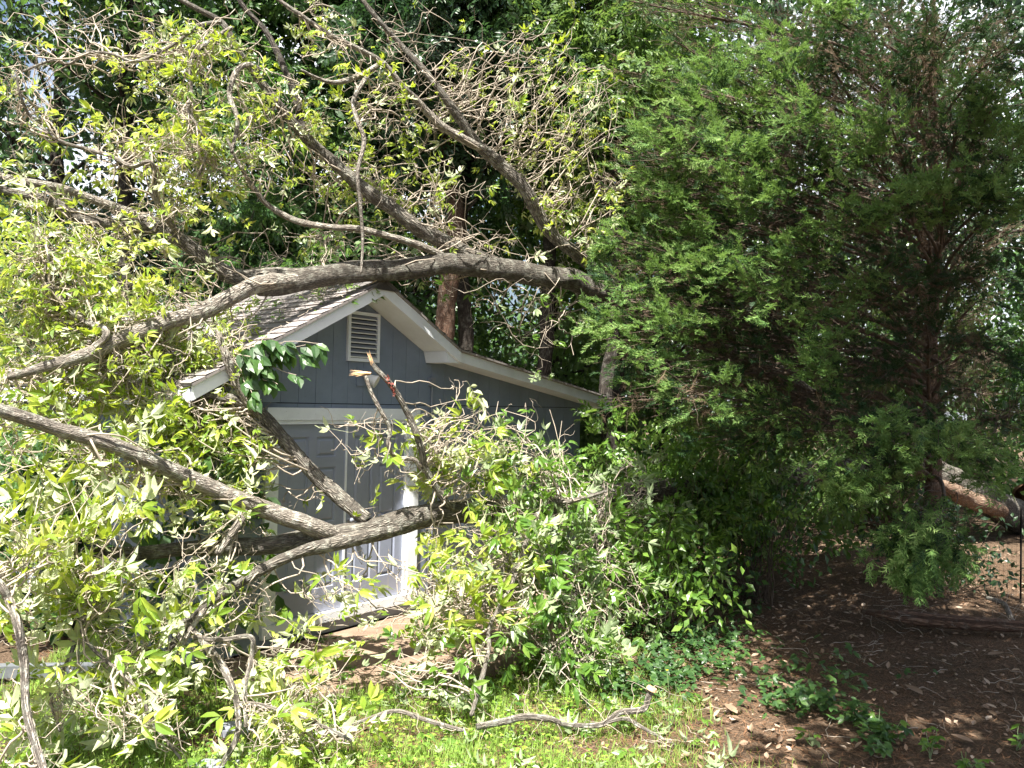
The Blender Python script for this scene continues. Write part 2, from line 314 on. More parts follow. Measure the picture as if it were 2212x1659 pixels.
# ================================================================ GROUND
def gz(x, y): return -.05+.02*np.sin(x*1.3+y*.7)+.02*np.sin(x*.5-y*1.1)
def ground():
    xs = np.unique(np.concatenate([np.linspace(-90, -8, 16), np.linspace(-8, 12, 120), np.linspace(12, 90, 16)])); ys = np.unique(np.concatenate([np.linspace(-20, 2, 8), np.linspace(2, 20, 110), np.linspace(20, 160, 16)]))
    X, Y = np.meshgrid(xs, ys); Z = gz(X, Y)
    for i in range(Z.shape[0]):
        for j in range(Z.shape[1]): Z[i, j] += .02*mnoise.noise(Vector((X[i, j]*1.7, Y[i, j]*1.7, 0)))
    v = np.stack([X, Y, Z], -1).reshape(-1, 3); nx = len(xs); i, j = np.meshgrid(np.arange(len(ys)-1), np.arange(nx-1), indexing='ij'); b = (i*nx+j).ravel()
    f = np.stack([b, b+1, b+nx+1, b+nx], -1)
    mt, t, bs, out = mat('forest_floor'); co = N(t, 'TexCoord')
    n1 = N(t, 'TexNoise', Scale=55.0, Detail=6.0, Roughness=.8); t.links.new(co.outputs['Object'], n1.inputs[0])
    n2 = N(t, 'TexNoise', Scale=.8, Detail=4.0); t.links.new(co.outputs['Object'], n2.inputs[0])
    c = ramp(t, n1.outputs[0], [(.3, (.025,.018,.013)), (.5, (.11,.075,.05)), (.7, (.32,.23,.16))])
    c = mixc(t, ramp(t, n2.outputs[0], [(.45, (0,0,0)), (.65, (.6,.6,.6))]), c, (.06,.045,.03)); t.links.new(c, bs.inputs['Base Color']); bs.inputs['Roughness'].default_value = .95; bs.inputs['Specular IOR Level'].default_value = .1
    bp = N(t, 'Bump', Strength=.9, Distance=.03); t.links.new(n1.outputs[0], bp.inputs['Height']); t.links.new(bp.outputs[0], bs.inputs['Normal'])
    tag(MB().add(v, f4=f).build('ground', mt, smooth=True), kind='structure')
ground()
# ================================================================ SHED
SO = (-1.75, 8.3, 0); SA = R(50.4); ca, sa = math.cos(SA), math.sin(SA)
def SW(x, y, z): return np.array([SO[0]+ca*x-sa*y, SO[1]+sa*x+ca*y, z])       # shed-local to world
XL, XK, XR, DEEP, OV = -1.57, 1.30, 4.32, 5.0, .40
def ztop(x):        # underside line of the roof deck at the facade
    rid = 3.59
    if x <= .17: return rid-(.17-x)*.545
    if x <= 1.32: return rid-(x-.17)*.545
    return rid-1.15*.545-(x-1.32)*.153
shed = empty('shed', SO, SA, 'blue grey wooden garden shed with white trim and double doors behind the fallen limbs', 'shed')
def shed_build():
    S = shed
    # front wall: grooved siding built as boards with recessed grooves, around the door opening and vent
    mb = MB(); g = .203; x = XL
    edges = [XL]
    while x < XR: 
        x = min(XR, x+g); edges.append(x)
    cuts = sorted(set([round(e, 4) for e in edges]+[.17, 1.32]))
    def board(x0, x1, z0, zt0, zt1, y=0., d=.10):
        v = [(x0, y, z0), (x1, y, z0), (x1, y, zt1), (x0, y, zt0), (x0, y+d, z0), (x1, y+d, z0), (x1, y+d, zt1), (x0, y+d, zt0)]
        mb.add(v, f4=[(0,1,2,3),(5,4,7,6),(4,0,3,7),(1,5,6,2),(3,2,6,7),(4,5,1,0)])
    SEAM = 2.36
    for a, b in zip(cuts[:-1], cuts[1:]):
        gr = .004 if b in [round(e, 4) for e in edges] else 0
        lo = .03
        if b > -.80 and a < .90:      # over the doors: only above them (clipped boards beside the opening)
            if a < -.80: board(a, -.80, lo, SEAM, SEAM)
            if b > .90: board(.90, b-gr, lo, SEAM, SEAM)
            lo = 2.18
        board(a, b-gr, lo, SEAM-.004, SEAM-.004); board(a, b-gr, SEAM+.004, ztop(a), ztop(b-gr), -.006)
    front = mb.build('front_wall', M['siding'], S)
    mb = MB(); mb.add([(XL+.01, .05, .03), (-.80, .05, .03), (-.80, .05, 2.2), (XL+.01, .05, 2.2)], f4=[(0,1,2,3)])
    # side walls and back
    for xx, n_ in ((XL, -1), (XR, 1)):
        mb = MB(); y = .102
        while y < DEEP-.01:
            y1 = min(DEEP, y+.203); box(mb, min(xx, xx-n_*.08), max(xx, xx-n_*.08), y, y1-.008, .03, ztop(xx)-.02); y = y1
        box(mb, min(xx-n_*.01, xx-n_*.07), max(xx-n_*.01, xx-n_*.07), .105, DEEP-.002, .035, ztop(xx)-.03)
        mb.build('side_wall', M['siding'], S)
    mb = MB(); box(mb, XL+.09, XR-.09, DEEP-.1, DEEP-.01, .03, 2.5); mb.build('back_wall', M['siding'], S)
    mb = MB(); box(mb, XL+.02, XR-.02, .11, DEEP-.11, .0, .028); mb.build('floor_slab', M['black'], S)
    mb = MB(); box(mb, XL+.1, XR-.1, .16, .17, .1, 2.45); mb.build('inner_lining', M['black'], S)
    # roof: three planes, each a thin shingled deck
    T = .02
    def deck(x0, z0, x1, z1, y0, y1, name='roof'):
        mb = MB(); dx, dz = x1-x0, z1-z0; L = math.hypot(dx, dz); nx, nz = -dz/L, dx/L
        rows = max(1, int(L/.14)); vs = []; uv = []
        c = [(x0, z0), (x1, z1)]
        v = []; 
        for (px, pz) in c:
            for yy in (y0, y1): v.append((px, yy, pz)); uv.append((yy, (px-x0)/max(dx, 1e-6)*L))
        for (px, pz) in c:
            for yy in (y0, y1): v.append((px+nx*T, yy, pz+nz*T)); uv.append((yy, (px-x0)/max(dx, 1e-6)*L))
        mb.add(v, f4=[(0,2,3,1),(4,5,7,6),(0,4,6,2),(1,3,7,5),(0,1,5,4),(2,6,7,3)])
        o = mb.build(name, M['shingle'], S, uv=uv)
        # shingle courses: thin overlapping strips give real butt lines
        mb = MB(); uv = []; down = -1 if z1 > z0 else 1
        for r_ in range(rows):
            a, b = r_/rows, (r_+1)/rows; pa, pb = (x0+dx*a, z0+dz*a), (x0+dx*b, z0+dz*b)
            lo, hi = (pa, pb) if z1 > z0 else (pb, pa)
            y = y0; 
            while y < y1:
                w_ = random.uniform(.16, .34); ye = min(y1, y+w_)-.004; h = .012+random.uniform(0, .006)
                A = [(lo[0]+nx*(T+.001), y, lo[1]+nz*(T+.001)), (lo[0]+nx*(T+.001), ye, lo[1]+nz*(T+.001)), (lo[0]+nx*(T+h), y, lo[1]+nz*(T+h)), (lo[0]+nx*(T+h), ye, lo[1]+nz*(T+h)), (hi[0]+nx*(T+.002), y, hi[1]+nz*(T+.002)), (hi[0]+nx*(T+.002), ye, hi[1]+nz*(T+.002))]
                mb.add(A, f4=[(0,1,3,2),(2,3,5,4)]); uv += [(q[1]+r_*.37, r_*.14+.07) for q in A]; y += w_
        mb.build('shingles', M['shingle'], o, uv=uv)
        return o
    y0, y1 = -OV, DEEP+.2
    deck(-1.89, ztop(-1.89)+.02, .165, ztop(.17)+.02, y0-.02, y1); deck(.175, ztop(.17)+.02, 1.32, ztop(1.32)+.02, y0-.02, y1); deck(1.325, ztop(1.325)+.02, 4.50, ztop(4.50)+.02, y0-.02, y1)
    mb = MB(); prism(mb, [(-.03, ztop(-.03)+.052), (.17, ztop(.17)+.045), (.37, ztop(.37)+.052), (.37, ztop(.37)+.066), (.17, ztop(.17)+.066), (-.03, ztop(-.03)+.066)], y0-.02, y1); mb.build('ridge_cap', M['shingle'], S, uv=[(0,0)]*24)
    # white rake boards along the three roof edges, and soffits
    H = .125
    def rake(x0, x1, h=H, yy=-OV):
        mb = MB(); z0, z1 = ztop(x0)+.018, ztop(x1)+.018
        prism(mb, [(x0, z0-h), (x1, z1-h), (x1, z1), (x0, z0)], yy, yy+.035); return mb.build('rake_board', M['trim'], S)
    rake(-1.87, .169); rake(.171, 1.345); rake(1.348, 4.48, .115, -OV+.03)
    def soffit(x0, x1, drop=.085):
        mb = MB(); z0, z1 = ztop(x0), ztop(x1); prism(mb, [(x0, z0-drop-.012), (x1, z1-drop-.012), (x1, z1-drop), (x0, z0-drop)], -OV+.037, -.008); mb.build('soffit', M['trim'], S)
    soffit(-1.87, .169); soffit(.171, 1.34); soffit(1.35, 4.47, .075)
    # boxed return closing the end of the gable soffit
    mb = MB(); z_ = ztop(1.33)+.015; prism(mb, [(1.13, ztop(1.13)-.095), (1.17, z_-H-.005), (1.344, z_-H-.005), (1.344, z_-.01)], -OV+.036, -.01); mb.build('soffit_return', M['trim'], S)
    # eave boards
    mb = MB(); box(mb, -1.905, -1.872, -OV+.04, DEEP+.15, ztop(-1.89)-.15, ztop(-1.89)+.0); mb.build('eave_board', M['trim'], S)
    mb = MB(); box(mb, 4.482, 4.51, -OV+.04, DEEP+.15, ztop(4.5)-.13, ztop(4.5)+.0); mb.build('eave_board', M['trim'], S)
    mb = MB(); box(mb, XL-.012, XL+.09, -.024, -.007, .03, ztop(XL+.1)-.05); mb.build('corner_board', M['siding'], S)
    # door frame: flat casing plus inner jamb and threshold
    mb = MB(); box(mb, -.925, -.822, -.045, -.007, .12, 2.19); box(mb, .922, 1.065, -.045, -.007, .12, 2.19); box(mb, -.925, 1.065, -.047, -.007, 2.192, 2.315); mb.build('door_casing', M['trim'], S)
    mb = MB(); box(mb, -.82, -.775, -.033, .09, .25, 2.15); box(mb, .875, .92, -.033, .09, .25, 2.15); box(mb, -.82, .92, -.033, .09, 2.152, 2.19); mb.build('door_jamb', M['trim'], S)
    mb = MB(); box(mb, -.93, 1.07, -.06, .06, .155, .248); mb.build('threshold', M['trim'], S)
    mb = MB(); box(mb, -.80, .90, .0, .10, .03, .154); mb.build('sill_wall', M['siding'], S)
    # two six-panel doors
    for x0, x1, hs in ((-.772, .043, 1), (.057, .872, -1)):
        mb = MB(); w_ = x1-x0; zb, zt = .255, 2.145; st = .11; mid = .09; pw = (w_-2*st-mid)/2
        rows = [(.24, .76), (.90, 1.46), (1.56, 1.77)]
        y = 0.0; ys = .019
        # stiles and rails proud of the panels
        xs = [(x0, x0+st), (x0+st+pw, x0+st+pw+mid), (x1-st, x1)]
        for a, b in xs: box(mb, a, b, y, y+.045, zb, zt)
        zr = [(zb, zb+rows[0][0])]+[(zb+rows[i][1], zb+rows[i+1][0]) for i in range(2)]+[(zb+rows[2][1], zt)]
        for a, b in ((x0+st, x0+st+pw), (x1-st-pw, x1-st)):
            for c, d in zr: box(mb, a, b, y, y+.045, c, d)
            for c, d in rows:      # recessed field with raised centre (bevelled)
                c, d = zb+c, zb+d; e, g2 = .0, .045
                o_ = [(a, y+.0, c), (b, y+.0, c), (b, y+.0, d), (a, y+.0, d)]
                q = [(a+.014, y+ys, c+.014), (b-.014, y+ys, c+.014), (b-.014, y+ys, d-.014), (a+.014, y+ys, d-.014)]
                r_ = [(a+.024, y+ys, c+.024), (b-.024, y+ys, c+.024), (b-.024, y+ys, d-.024), (a+.024, y+ys, d-.024)]
                s_ = [(a+g2, y+.003, c+g2), (b-g2, y+.003, c+g2), (b-g2, y+.003, d-g2), (a+g2, y+.003, d-g2)]
                V = o_+q+r_+s_; F = []
                for k in range(3):
                    for i in range(4): F.append((k*4+i, k*4+(i+1) % 4, k*4+4+(i+1) % 4, k*4+4+i))
                F.append((12, 13, 14, 15)); mb.add(V, f4=F)
        d_ = mb.build('door', M['door'], S)
        if hs == 1: mb = MB(); box(mb, x1-.004, x1+.016, -.018, -.002, zb, zt); mb.build('astragal', M['trim'], d_)
        for zz in (.5, 1.2, 1.93):
            mb = MB(); tubes(mb, np.array([[(x0-.003 if hs == 1 else x1+.003, -.012, zz-.045), (x0-.003 if hs == 1 else x1+.003, -.012, zz+.045)]]), np.full((1, 2), .008), 8); mb.build('hinge', M['metal'], d_)
        if hs == -1:
            mb = MB(); prof = [(.0, .028), (.006, .028), (.012, .012), (.035, .011), (.045, .024), (.06, .027), (.072, .018), (.075, .001)]
            th = np.arange(14)/14*2*np.pi; v = np.array([[(x0+.055+r_*math.cos(a), -d, 1.15+r_*math.sin(a)) for a in th] for d, r_ in prof]).reshape(-1, 3)
            f = [(i*14+j, i*14+(j+1) % 14, (i+1)*14+(j+1) % 14, (i+1)*14+j) for i in range(7) for j in range(14)]; mb.add(v, f4=f); mb.build('door_knob', M['metal'], d_, smooth=True)
    # gable vent
    v0, v1, vz0, vz1 = .015, .445, 2.81, 3.335; b = .034
    fr = MB(); box(fr, v0, v0+b, -.04, -.008, vz0, vz1); box(fr, v1-b, v1, -.04, -.008, vz0, vz1); box(fr, v0+b, v1-b, -.038, -.008, vz0, vz0+b); box(fr, v0+b, v1-b, -.038, -.008, vz1-b, vz1)
    vent = fr.build('gable_vent', M['trim'], S)
    mb = MB(); box(mb, v0+b, v1-b, -.009, -.0075, vz0+b, vz1-b); mb.build('vent_screen', M['black'], vent)
    n = 9
    for i in range(n):
        z = vz0+b+.006+i*(vz1-vz0-2*b)/n; mb = MB()
        v = [(v0+b, -.036, z), (v1-b, -.036, z), (v1-b, -.012, z+.034), (v0+b, -.012, z+.034), (v0+b, -.036, z+.010), (v1-b, -.036, z+.010), (v1-b, -.012, z+.042), (v0+b, -.012, z+.042)]
        mb.add(v, f4=[(0,1,5,4),(3,2,1,0),(4,5,6,7),(2,3,7,6),(0,4,7,3),(1,2,6,5)]); lv = mb.build('louver', M['metal'], vent); mb = MB(); box(mb, v0+b, v1-b, -.0395, -.0365, z-.001, z+.011); mb.build('lip', M['lamp'], lv)
    # flood light under the vent
    mb = MB(); box(mb, .16, .32, -.02, -.007, 2.55, 2.745); pl = mb.build('light_plate', M['siding'], S)
    mb = MB(); prof = [(0, .03), (.05, .04), (.10, .055), (.14, .075), (.142, .07), (.12, .05)]; ax = nrm(np.array([.55, -.75, -.45])); q = nrm(np.cross(ax, [0, 0, 1.])); p_ = np.cross(ax, q); th = np.arange(20)/20*2*np.pi; c0 = np.array([.235, -.06, 2.66])
    v = np.array([[c0+ax*d+r_*(q*math.cos(a)+p_*math.sin(a)) for a in th] for d, r_ in prof]).reshape(-1, 3); mb.add(v, f4=[(i*20+j, i*20+(j+1) % 20, (i+1)*20+(j+1) % 20, (i+1)*20+j) for i in range(5) for j in range(20)])
    hd = mb.build('flood_lamp', M['lamp'], pl, smooth=True)
    mb = MB(); v = [c0+ax*.12+.05*(q*math.cos(a)+p_*math.sin(a)) for a in th]+[c0+ax*.135]; mb.add(v, f3=[(i, (i+1) % 20, 20) for i in range(20)]); mb.build('bulb', M['lamp'], hd)
    mb = MB(); tubes(mb, np.array([[(.235, -.018, 2.68), tuple(c0)]]), np.full((1, 2), .018), 10); mb.build('light_arm', M['lamp'], pl)
    # conduit and junction box
    mb = MB(); tubes(mb, np.array([[(1.26, -.03, .15), (1.26, -.03, 1.3), (1.26, -.03, 2.58)]]), np.full((1, 3), .012), 8); tubes(mb, np.array([[(1.31, -.03, .15), (1.31, -.03, 1.3), (1.31, -.03, 2.3)]]), np.full((1, 3), .010), 8); cn = mb.build('conduit', M['metal'], S)
    mb = MB(); box(mb, 1.215, 1.29, -.06, -.008, 2.58, 2.68); mb.build('junction_box', M['metal'], cn)
shed_build()
# worn slab in front of the doors
def slab():
    poly = [(-1.5, -.03), (-1.25, -1.3), (.05, -1.85), (2.7, -1.95), (2.8, -.03)]
    c = [SW(x, y, 0) for x, y in poly]; n = len(c)
    v = [(q[0], q[1], -.2) for q in c]+[(q[0], q[1], .02) for q in c]
    mt, t, b, out = mat('muddy_concrete'); co = N(t, 'TexCoord'); nz = N(t, 'TexNoise', Scale=2.2, Detail=8.0, Roughness=.7); t.links.new(co.outputs['Object'], nz.inputs[0])
    nf = N(t, 'TexNoise', Scale=60.0, Detail=3.0); t.links.new(co.outputs['Object'], nf.inputs[0])
    cc = ramp(t, nz.outputs[0], [(.3, (.09,.055,.035)), (.5, (.20,.135,.09)), (.7, (.31,.235,.17))]); cc = mixc(t, .3, cc, mixc(t, nf.outputs[0], (.05,.03,.02), (.4,.3,.22)))
    t.links.new(cc, b.inputs['Base Color']); b.inputs['Roughness'].default_value = .9; bp = N(t, 'Bump', Strength=.5, Distance=.006); t.links.new(nf.outputs[0], bp.inputs['Height']); t.links.new(bp.outputs[0], b.inputs['Normal'])
    o = MB().add(v, f4=[(i, (i+1) % n, (i+1) % n+n, i+n) for i in range(n)], f3=[(n, n+i, n+i+1) for i in range(1, n-1)]).build('patio_slab', mt); tag(o, kind='structure')
slab()
# ================================================================ FALLEN TREE
def path(*rows):       # rows: vx, vy, depth, radius in picture px
    return np.array([list(P(a, b, d))+[r_*d/FV] for a, b, d, r_ in rows])
tree = empty('fallen_tree', tuple(P(2170, 1110, 16.2)*[1, 1, 0]), 0, 'large uprooted hickory fallen from the right over the shed roof and across its doors', 'fallen tree')
tbase = np.array(tree.location)
LIMBS = []     # (object, centreline, id)
def limb(name, rows, m_='bark', parent=tree, seed=[0], knob=.17, wob=0, label=None):
    seed[0] += 1; rows = [(a, b_, d_, r_*.92*(.64+.36*min(1, max(0, (b_-100)/480)))) for a, b_, d_, r_ in rows]; pth = path(*rows); pth[:, :3] -= tbase if parent is tree else 0
    o, c = bigtube(name, pth, M[m_], parent, seed[0], knob, wob)
    c = c.copy(); c[:, :3] += tbase; LIMBS.append((o, c))
    if label: o['label'] = label
    return len(LIMBS)-1
L = {}
L['trunk'] = limb('trunk', [(2215,1128,16.6,38),(2150,1090,15.9,34),(2070,1050,15.0,32),(1990,1005,14.2,31),(1900,955,13.4,29),(1807,901,12.5,28),(1680,815,11.6,27),(1551,748,10.9,27),(1400,680,10.2,27),(1280,622,9.5,26),(1170,597,9.0,25),(1080,583,8.7,25),(990,575,8.4,25),(880,580,8.2,25),(780,587,8.0,25),(650,603,7.7,26),(560,615,7.4,24)])
L['B'] = limb('limb', [(1960,985,13.9,22),(1850,1012,12.9,24),(1707,1032,11.9,26),(1550,1050,10.8,26),(1387,1062,9.8,27),(1250,1085,8.8,27),(1100,1098,7.9,27),(980,1106,7.5,28),(860,1133,7.15,28),(760,1152,6.9,27),(660,1165,6.75,24),(560,1174,6.6,21),(420,1182,6.4,18),(300,1195,6.2,15),(180,1190,6.0,11)])
L['B2'] = limb('limb', [(730,1160,6.85,22),(690,1142,6.7,23),(650,1128,6.6,21),(590,1108,6.5,20),(530,1085,6.4,20),(470,1062,6.3,20),(380,1022,6.1,19),(250,965,5.8,18),(130,930,5.6,17),(40,900,5.4,16),(-60,870,5.2,15)], 'barkpale')
L['B3'] = limb('limb', [(790,1125,7.0,17),(765,1105,7.0,18),(700,1045,7.05,17),(640,982,7.05,17),(592,930,7.0,16),(560,893,6.95,15),(520,868,6.9,13),(455,850,6.8,11),(380,830,6.7,9)])
L['B3b'] = limb('limb', [(548,885,6.9,11),(520,840,6.85,11),(500,800,6.8,10),(485,760,6.8,9),(470,715,6.9,6)], 'barkpale')
L['B4'] = limb('limb', [(860,1140,7.1,16),(760,1168,6.8,18),(700,1180,6.65,16),(649,1192,6.5,14),(580,1222,6.3,13),(512,1263,6.1,12),(444,1311,5.9,10),(400,1360,5.8,8),(350,1420,5.7,6)])
L['B5'] = limb('limb', [(530,1100,6.4,11),(515,1130,6.3,10),(490,1165,6.2,9),(470,1195,6.1,8)], 'barkpale')
L['A1'] = limb('limb', [(650,603,7.7,17),(570,612,7.4,20),(530,625,7.3,20),(480,652,7.1,20),(420,680,6.9,19),(330,706,6.6,19),(250,735,6.4,18),(190,765,6.25,17),(100,793,6.1,12),(20,815,6.0,9)], 'barkpale')
L['A2'] = limb('limb', [(700,598,7.8,14),(600,592,7.6,18),(520,600,7.5,20),(460,575,7.4,20),(400,525,7.3,18),(330,495,7.2,16),(256,490,7.1,14),(171,468,7.0,13),(130,444,7.0,13),(0,408,6.9,12),(-80,390,6.8,11)])
L['A2b'] = limb('limb', [(410,535,7.3,13),(350,490,7.3,14),(290,462,7.35,13),(171,420,7.4,12),(119,403,7.4,11),(0,379,7.5,9),(-60,370,7.5,8)], 'barkpale')
L['A3'] = limb('limb', [(1150,594,9.0,17),(1049,567,8.7,20),(974,530,8.5,19),(900,490,8.3,19),(845,450,8.2,18),(776,403,8.1,18),(708,341,8.0,16),(650,285,7.9,15),(597,222,7.8,15),(550,160,7.8,14),(512,109,7.7,13),(480,50,7.7,11),(430,20,7.7,10),(375,-10,7.7,8)])
L['A3b'] = limb('limb', [(660,296,7.9,11),(640,220,8.0,12),(621,164,8.0,12),(580,75,8.1,11),(529,17,8.1,9),(500,-30,8.1,8)], 'barkdark')
L['A4'] = limb('limb', [(1350,640,9.9,14),(1254,556,9.3,14),(1186,500,9.1,16),(1135,410,8.9,17),(1077,352,8.8,18),(1036,317,8.7,17),(981,239,8.5,14),(913,150,8.4,11),(860,90,8.4,10),(810,34,8.3,9),(770,-20,8.3,7)])
L['A4b'] = limb('limb', [(1050,325,8.7,12),(1000,300,8.6,14),(947,266,8.5,13),(900,215,8.4,11),(872,188,8.3,10),(827,137,8.2,10),(770,105,8.1,10),(708,72,8.0,9),(640,25,7.9,8),(590,-10,7.9,7)], 'barkpale')
L['A5'] = limb('limb', [(1000,572,8.5,9),(974,560,8.4,9),(896,527,8.1,9),(783,497,7.8,8),(717,491,7.7,8),(642,478,7.6,8),(580,444,7.5,7),(546,403,7.4,6),(512,348,7.3,5),(490,300,7.3,4)], 'barkpale')
L['A6'] = limb('limb', [(478,48,7.6,8),(427,55,7.4,6),(403,75,7.2,6),(352,109,7.1,6),(290,133,7.0,6),(246,118,7.0,5.5),(191,114,7.0,5.5),(150,138,7.0,5),(113,131,7.0,5),(51,154,6.9,4)], 'barkpale')
L['A7'] = limb('limb', [(500,60,7.6,8),(468,79,7.4,7),(420,116,7.2,7),(410,154,7.1,6),(413,205,7.1,6),(406,239,7.0,5),(434,283,7.0,5),(447,321,7.0,4),(430,380,7.0,3)], 'barkpale')
L['A8'] = limb('limb', [(560,150,7.8,9),(533,140,7.5,10),(509,157,7.4,10),(495,205,7.3,9),(512,259,7.2,7),(500,330,7.1,5)], 'barkpale')
L['A9'] = limb('limb', [(400,520,7.3,8),(340,440,7.0,7),(328,355,6.9,7),(283,360,6.9,7),(239,338,6.9,6),(191,324,6.9,6),(137,307,6.8,5),(102,283,6.8,5),(68,256,6.8,4.5),(44,205,6.7,4),(34,154,6.7,3)], 'barkpale')
L['A10'] = limb('limb', [(830,137,8.2,9),(817,140,8.0,9),(776,164,7.8,9),(728,178,7.6,8),(690,170,7.5,6),(650,150,7.4,4)], 'barkpale')
L['A11'] = limb('limb', [(795,165,7.9,8),(783,180,7.7,8),(763,222,7.6,7.5),(772,265,7.5,7),(786,307,7.5,7),(773,376,7.4,6),(778,440,7.4,5),(784,520,7.4,4),(780,590,7.3,3)], 'barkpale')
L['A12'] = limb('limb', [(190,765,6.25,8),(230,720,6.3,9),(180,690,6.4,9),(130,650,6.4,8),(100,600,6.4,6),(110,540,6.4,4)], 'barkpale')
L['C1'] = limb('limb', [(1000,1108,7.5,9),(970,1091,7.3,9),(946,1060,7.2,8),(918,1011,7.1,8),(906,959,7.0,8),(886,903,7.0,7.5),(866,863,6.95,7),(842,827,6.9,7),(814,799,6.9,6.5),(800,778,6.9,3)], 'bark', label='snapped upright limb in front of the doors with red bracket fungus')
L['C2'] = limb('limb', [(925,1020,7.1,5),(910,1015,7.1,5.5),(894,993,7.05,5.5),(854,987,7.0,5),(838,959,6.95,5),(842,927,6.95,5),(818,879,6.9,5),(802,847,6.9,4.5),(790,812,6.9,4.5)], 'barkpale')
L['C3'] = limb('limb', [(1150,1098,8.0,9),(1174,1095,7.8,8),(1200,1084,7.5,7),(1230,1084,7.3,6),(1275,1072,7.1,5),(1310,1060,7.0,3)], 'barkpale')
L['C4'] = limb('limb', [(1180,1092,7.8,9),(1160,1115,7.4,8),(1138,1135,7.2,8),(1138,1167,7.1,7),(1122,1215,7.0,7),(1100,1270,6.8,6),(1080,1310,6.7,5),(1056,1360,6.6,5),(1056,1400,6.5,5.5),(1035,1485,6.2,5.5),(1018,1545,6.0,5)], 'barkpale')
L['C5'] = limb('limb', [(1060,1108,7.8,7),(1080,1150,7.4,6),(1100,1190,7.1,5),(1075,1250,6.9,5),(1050,1300,6.7,4),(1000,1330,6.5,3)], 'barkpale')
L['C6'] = limb('limb', [(1310,1080,9.2,12),(1290,1150,8.4,11),(1262,1230,7.8,9),(1235,1330,7.3,8),(1240,1400,7.0,6),(1260,1470,6.8,4)])
L['D1'] = limb('limb', [(-60,1180,4.9,10),(0,1263,4.7,10),(20,1297,4.7,10),(38,1349,4.6,10),(51,1434,4.6,10),(55,1536,4.5,9),(85,1640,4.4,9),(110,1720,4.3,8)], 'barkpale')
L['D2'] = limb('limb', [(400,1340,5.85,8),(437,1383,5.7,8),(478,1434,5.6,8.5),(500,1480,5.5,8),(512,1519,5.5,7.5),(512,1588,5.35,7),(478,1656,5.25,7),(450,1720,5.2,6)], 'barkpale')
L['D3'] = limb('limb', [(420,1378,5.7,5),(480,1382,5.65,5.5),(540,1376,5.6,6),(543,1417,5.6,6),(529,1485,5.5,5.5),(532,1570,5.4,5)], 'barkpale')
L['D4'] = limb('limb', [(512,1519,5.5,5),(560,1522,5.45,5),(620,1540,5.4,5),(700,1570,5.35,4.5),(760,1600,5.3,3)], 'barkpale')
L['D5'] = limb('limb', [(444,1311,5.9,7),(405,1370,5.7,6),(380,1420,5.6,6),(330,1450,5.5,5),(280,1470,5.4,4),(200,1500,5.3,3)], 'barkpale')
L['D6'] = limb('limb', [(300,1195,6.2,8),(230,1280,5.8,7),(180,1340,5.5,6),(150,1420,5.3,5),(110,1500,5.1,4),(130,1580,5.0,3)], 'barkpale')
L['D7'] = limb('limb', [(200,1190,6.,7),(140,1240,5.6,6),(160,1300,5.4,5),(190,1390,5.3,4),(290,1480,5.2,4),(330,1560,5.1,4),(390,1640,5.0,3)], 'barkpale')
# torn wood and fungus on the snapped limb
def splinters(par, vx, vy, d, dirs, n, ln):
    mb = MB(); c = P(vx, vy, d)-tbase
    for _ in range(n):
        dd = nrm(np.array(dirs)+rng.normal(size=3)*.12); a = c+rng.normal(size=3)*.006; Lq = ln*random.uniform(.5, 1)
        tubes(mb, np.array([[a, a+dd*Lq*.6, a+dd*Lq]]), np.array([[.0055, .004, .0005]]), 4)
    return mb.build('torn_wood', M['wood'], par)
splinters(LIMBS[L['C2']][0], 800, 806, 6.9, (-1, 0, .03), 18, .2); splinters(LIMBS[L['C1']][0], 806, 790, 6.9, (-.35, 0, .9), 14, .15)
mb = MB()
for i in range(16):
    c = P(842+i*1.2-6+random.uniform(-5, 5), 815+i*2.6+random.uniform(-4, 4), 6.85)-tbase; rr = random.uniform(.012, .026); th = np.arange(9)/8*math.pi*1.4+random.random()*3
    ax = rvec(1)[0]; s_ = nrm(np.cross(ax, [0, .3, 1.])); t_ = np.cross(ax, s_)
    v = [c]+[c+rr*(s_*math.cos(a)+t_*math.sin(a))*(1+.15*math.sin(3*a)) for a in th]+[c-ax*.008]
    mb.add(v, f3=[(0, q, q+1) for q in range(1, 9)]+[(10, q+1, q) for q in range(1, 9)])
mb.build('bracket_fungus', M['fungus'], LIMBS[L['C1']][0])
mb = MB(); c0 = P(2215, 1100, 16.6)-tbase; th = np.linspace(0, 2*np.pi, 26, endpoint=False); V = []
for a in np.linspace(0, 1, 9):
    for b in th: rr = (1-a**2.5)*(.75+.22*mnoise.noise(Vector((math.cos(b)*2, math.sin(b)*2, a*3))))*(1 if a < 1 else 0); V.append(c0+np.array([.15+a*.45+.1*mnoise.noise(Vector((b*2, a*5, 0))), rr*math.cos(b), -.05+rr*math.sin(b)*.85]))
mb.add(V, f4=[(i*26+j, i*26+(j+1) % 26, (i+1)*26+(j+1) % 26, (i+1)*26+j) for i in range(8) for j in range(26)]); mb.build('root_plate', simple('root_soil', (.16,.09,.055), .95, .1, 12, .5, .05, 20.), tree)
_, sc_ = 0, LIMBS[L['trunk']][1]; pth = path((2160,1108,15.5,17),(2110,1085,15.0,19),(2060,1062,14.5,17),(2010,1035,14.0,9)); pth[:, :3] -= tbase
bigtube('split_wood', pth, barkmat('split_heartwood', (.09,.05,.035), (.24,.15,.10), (.40,.30,.21), .2, .8), LIMBS[L['trunk']][0], 77, .2)
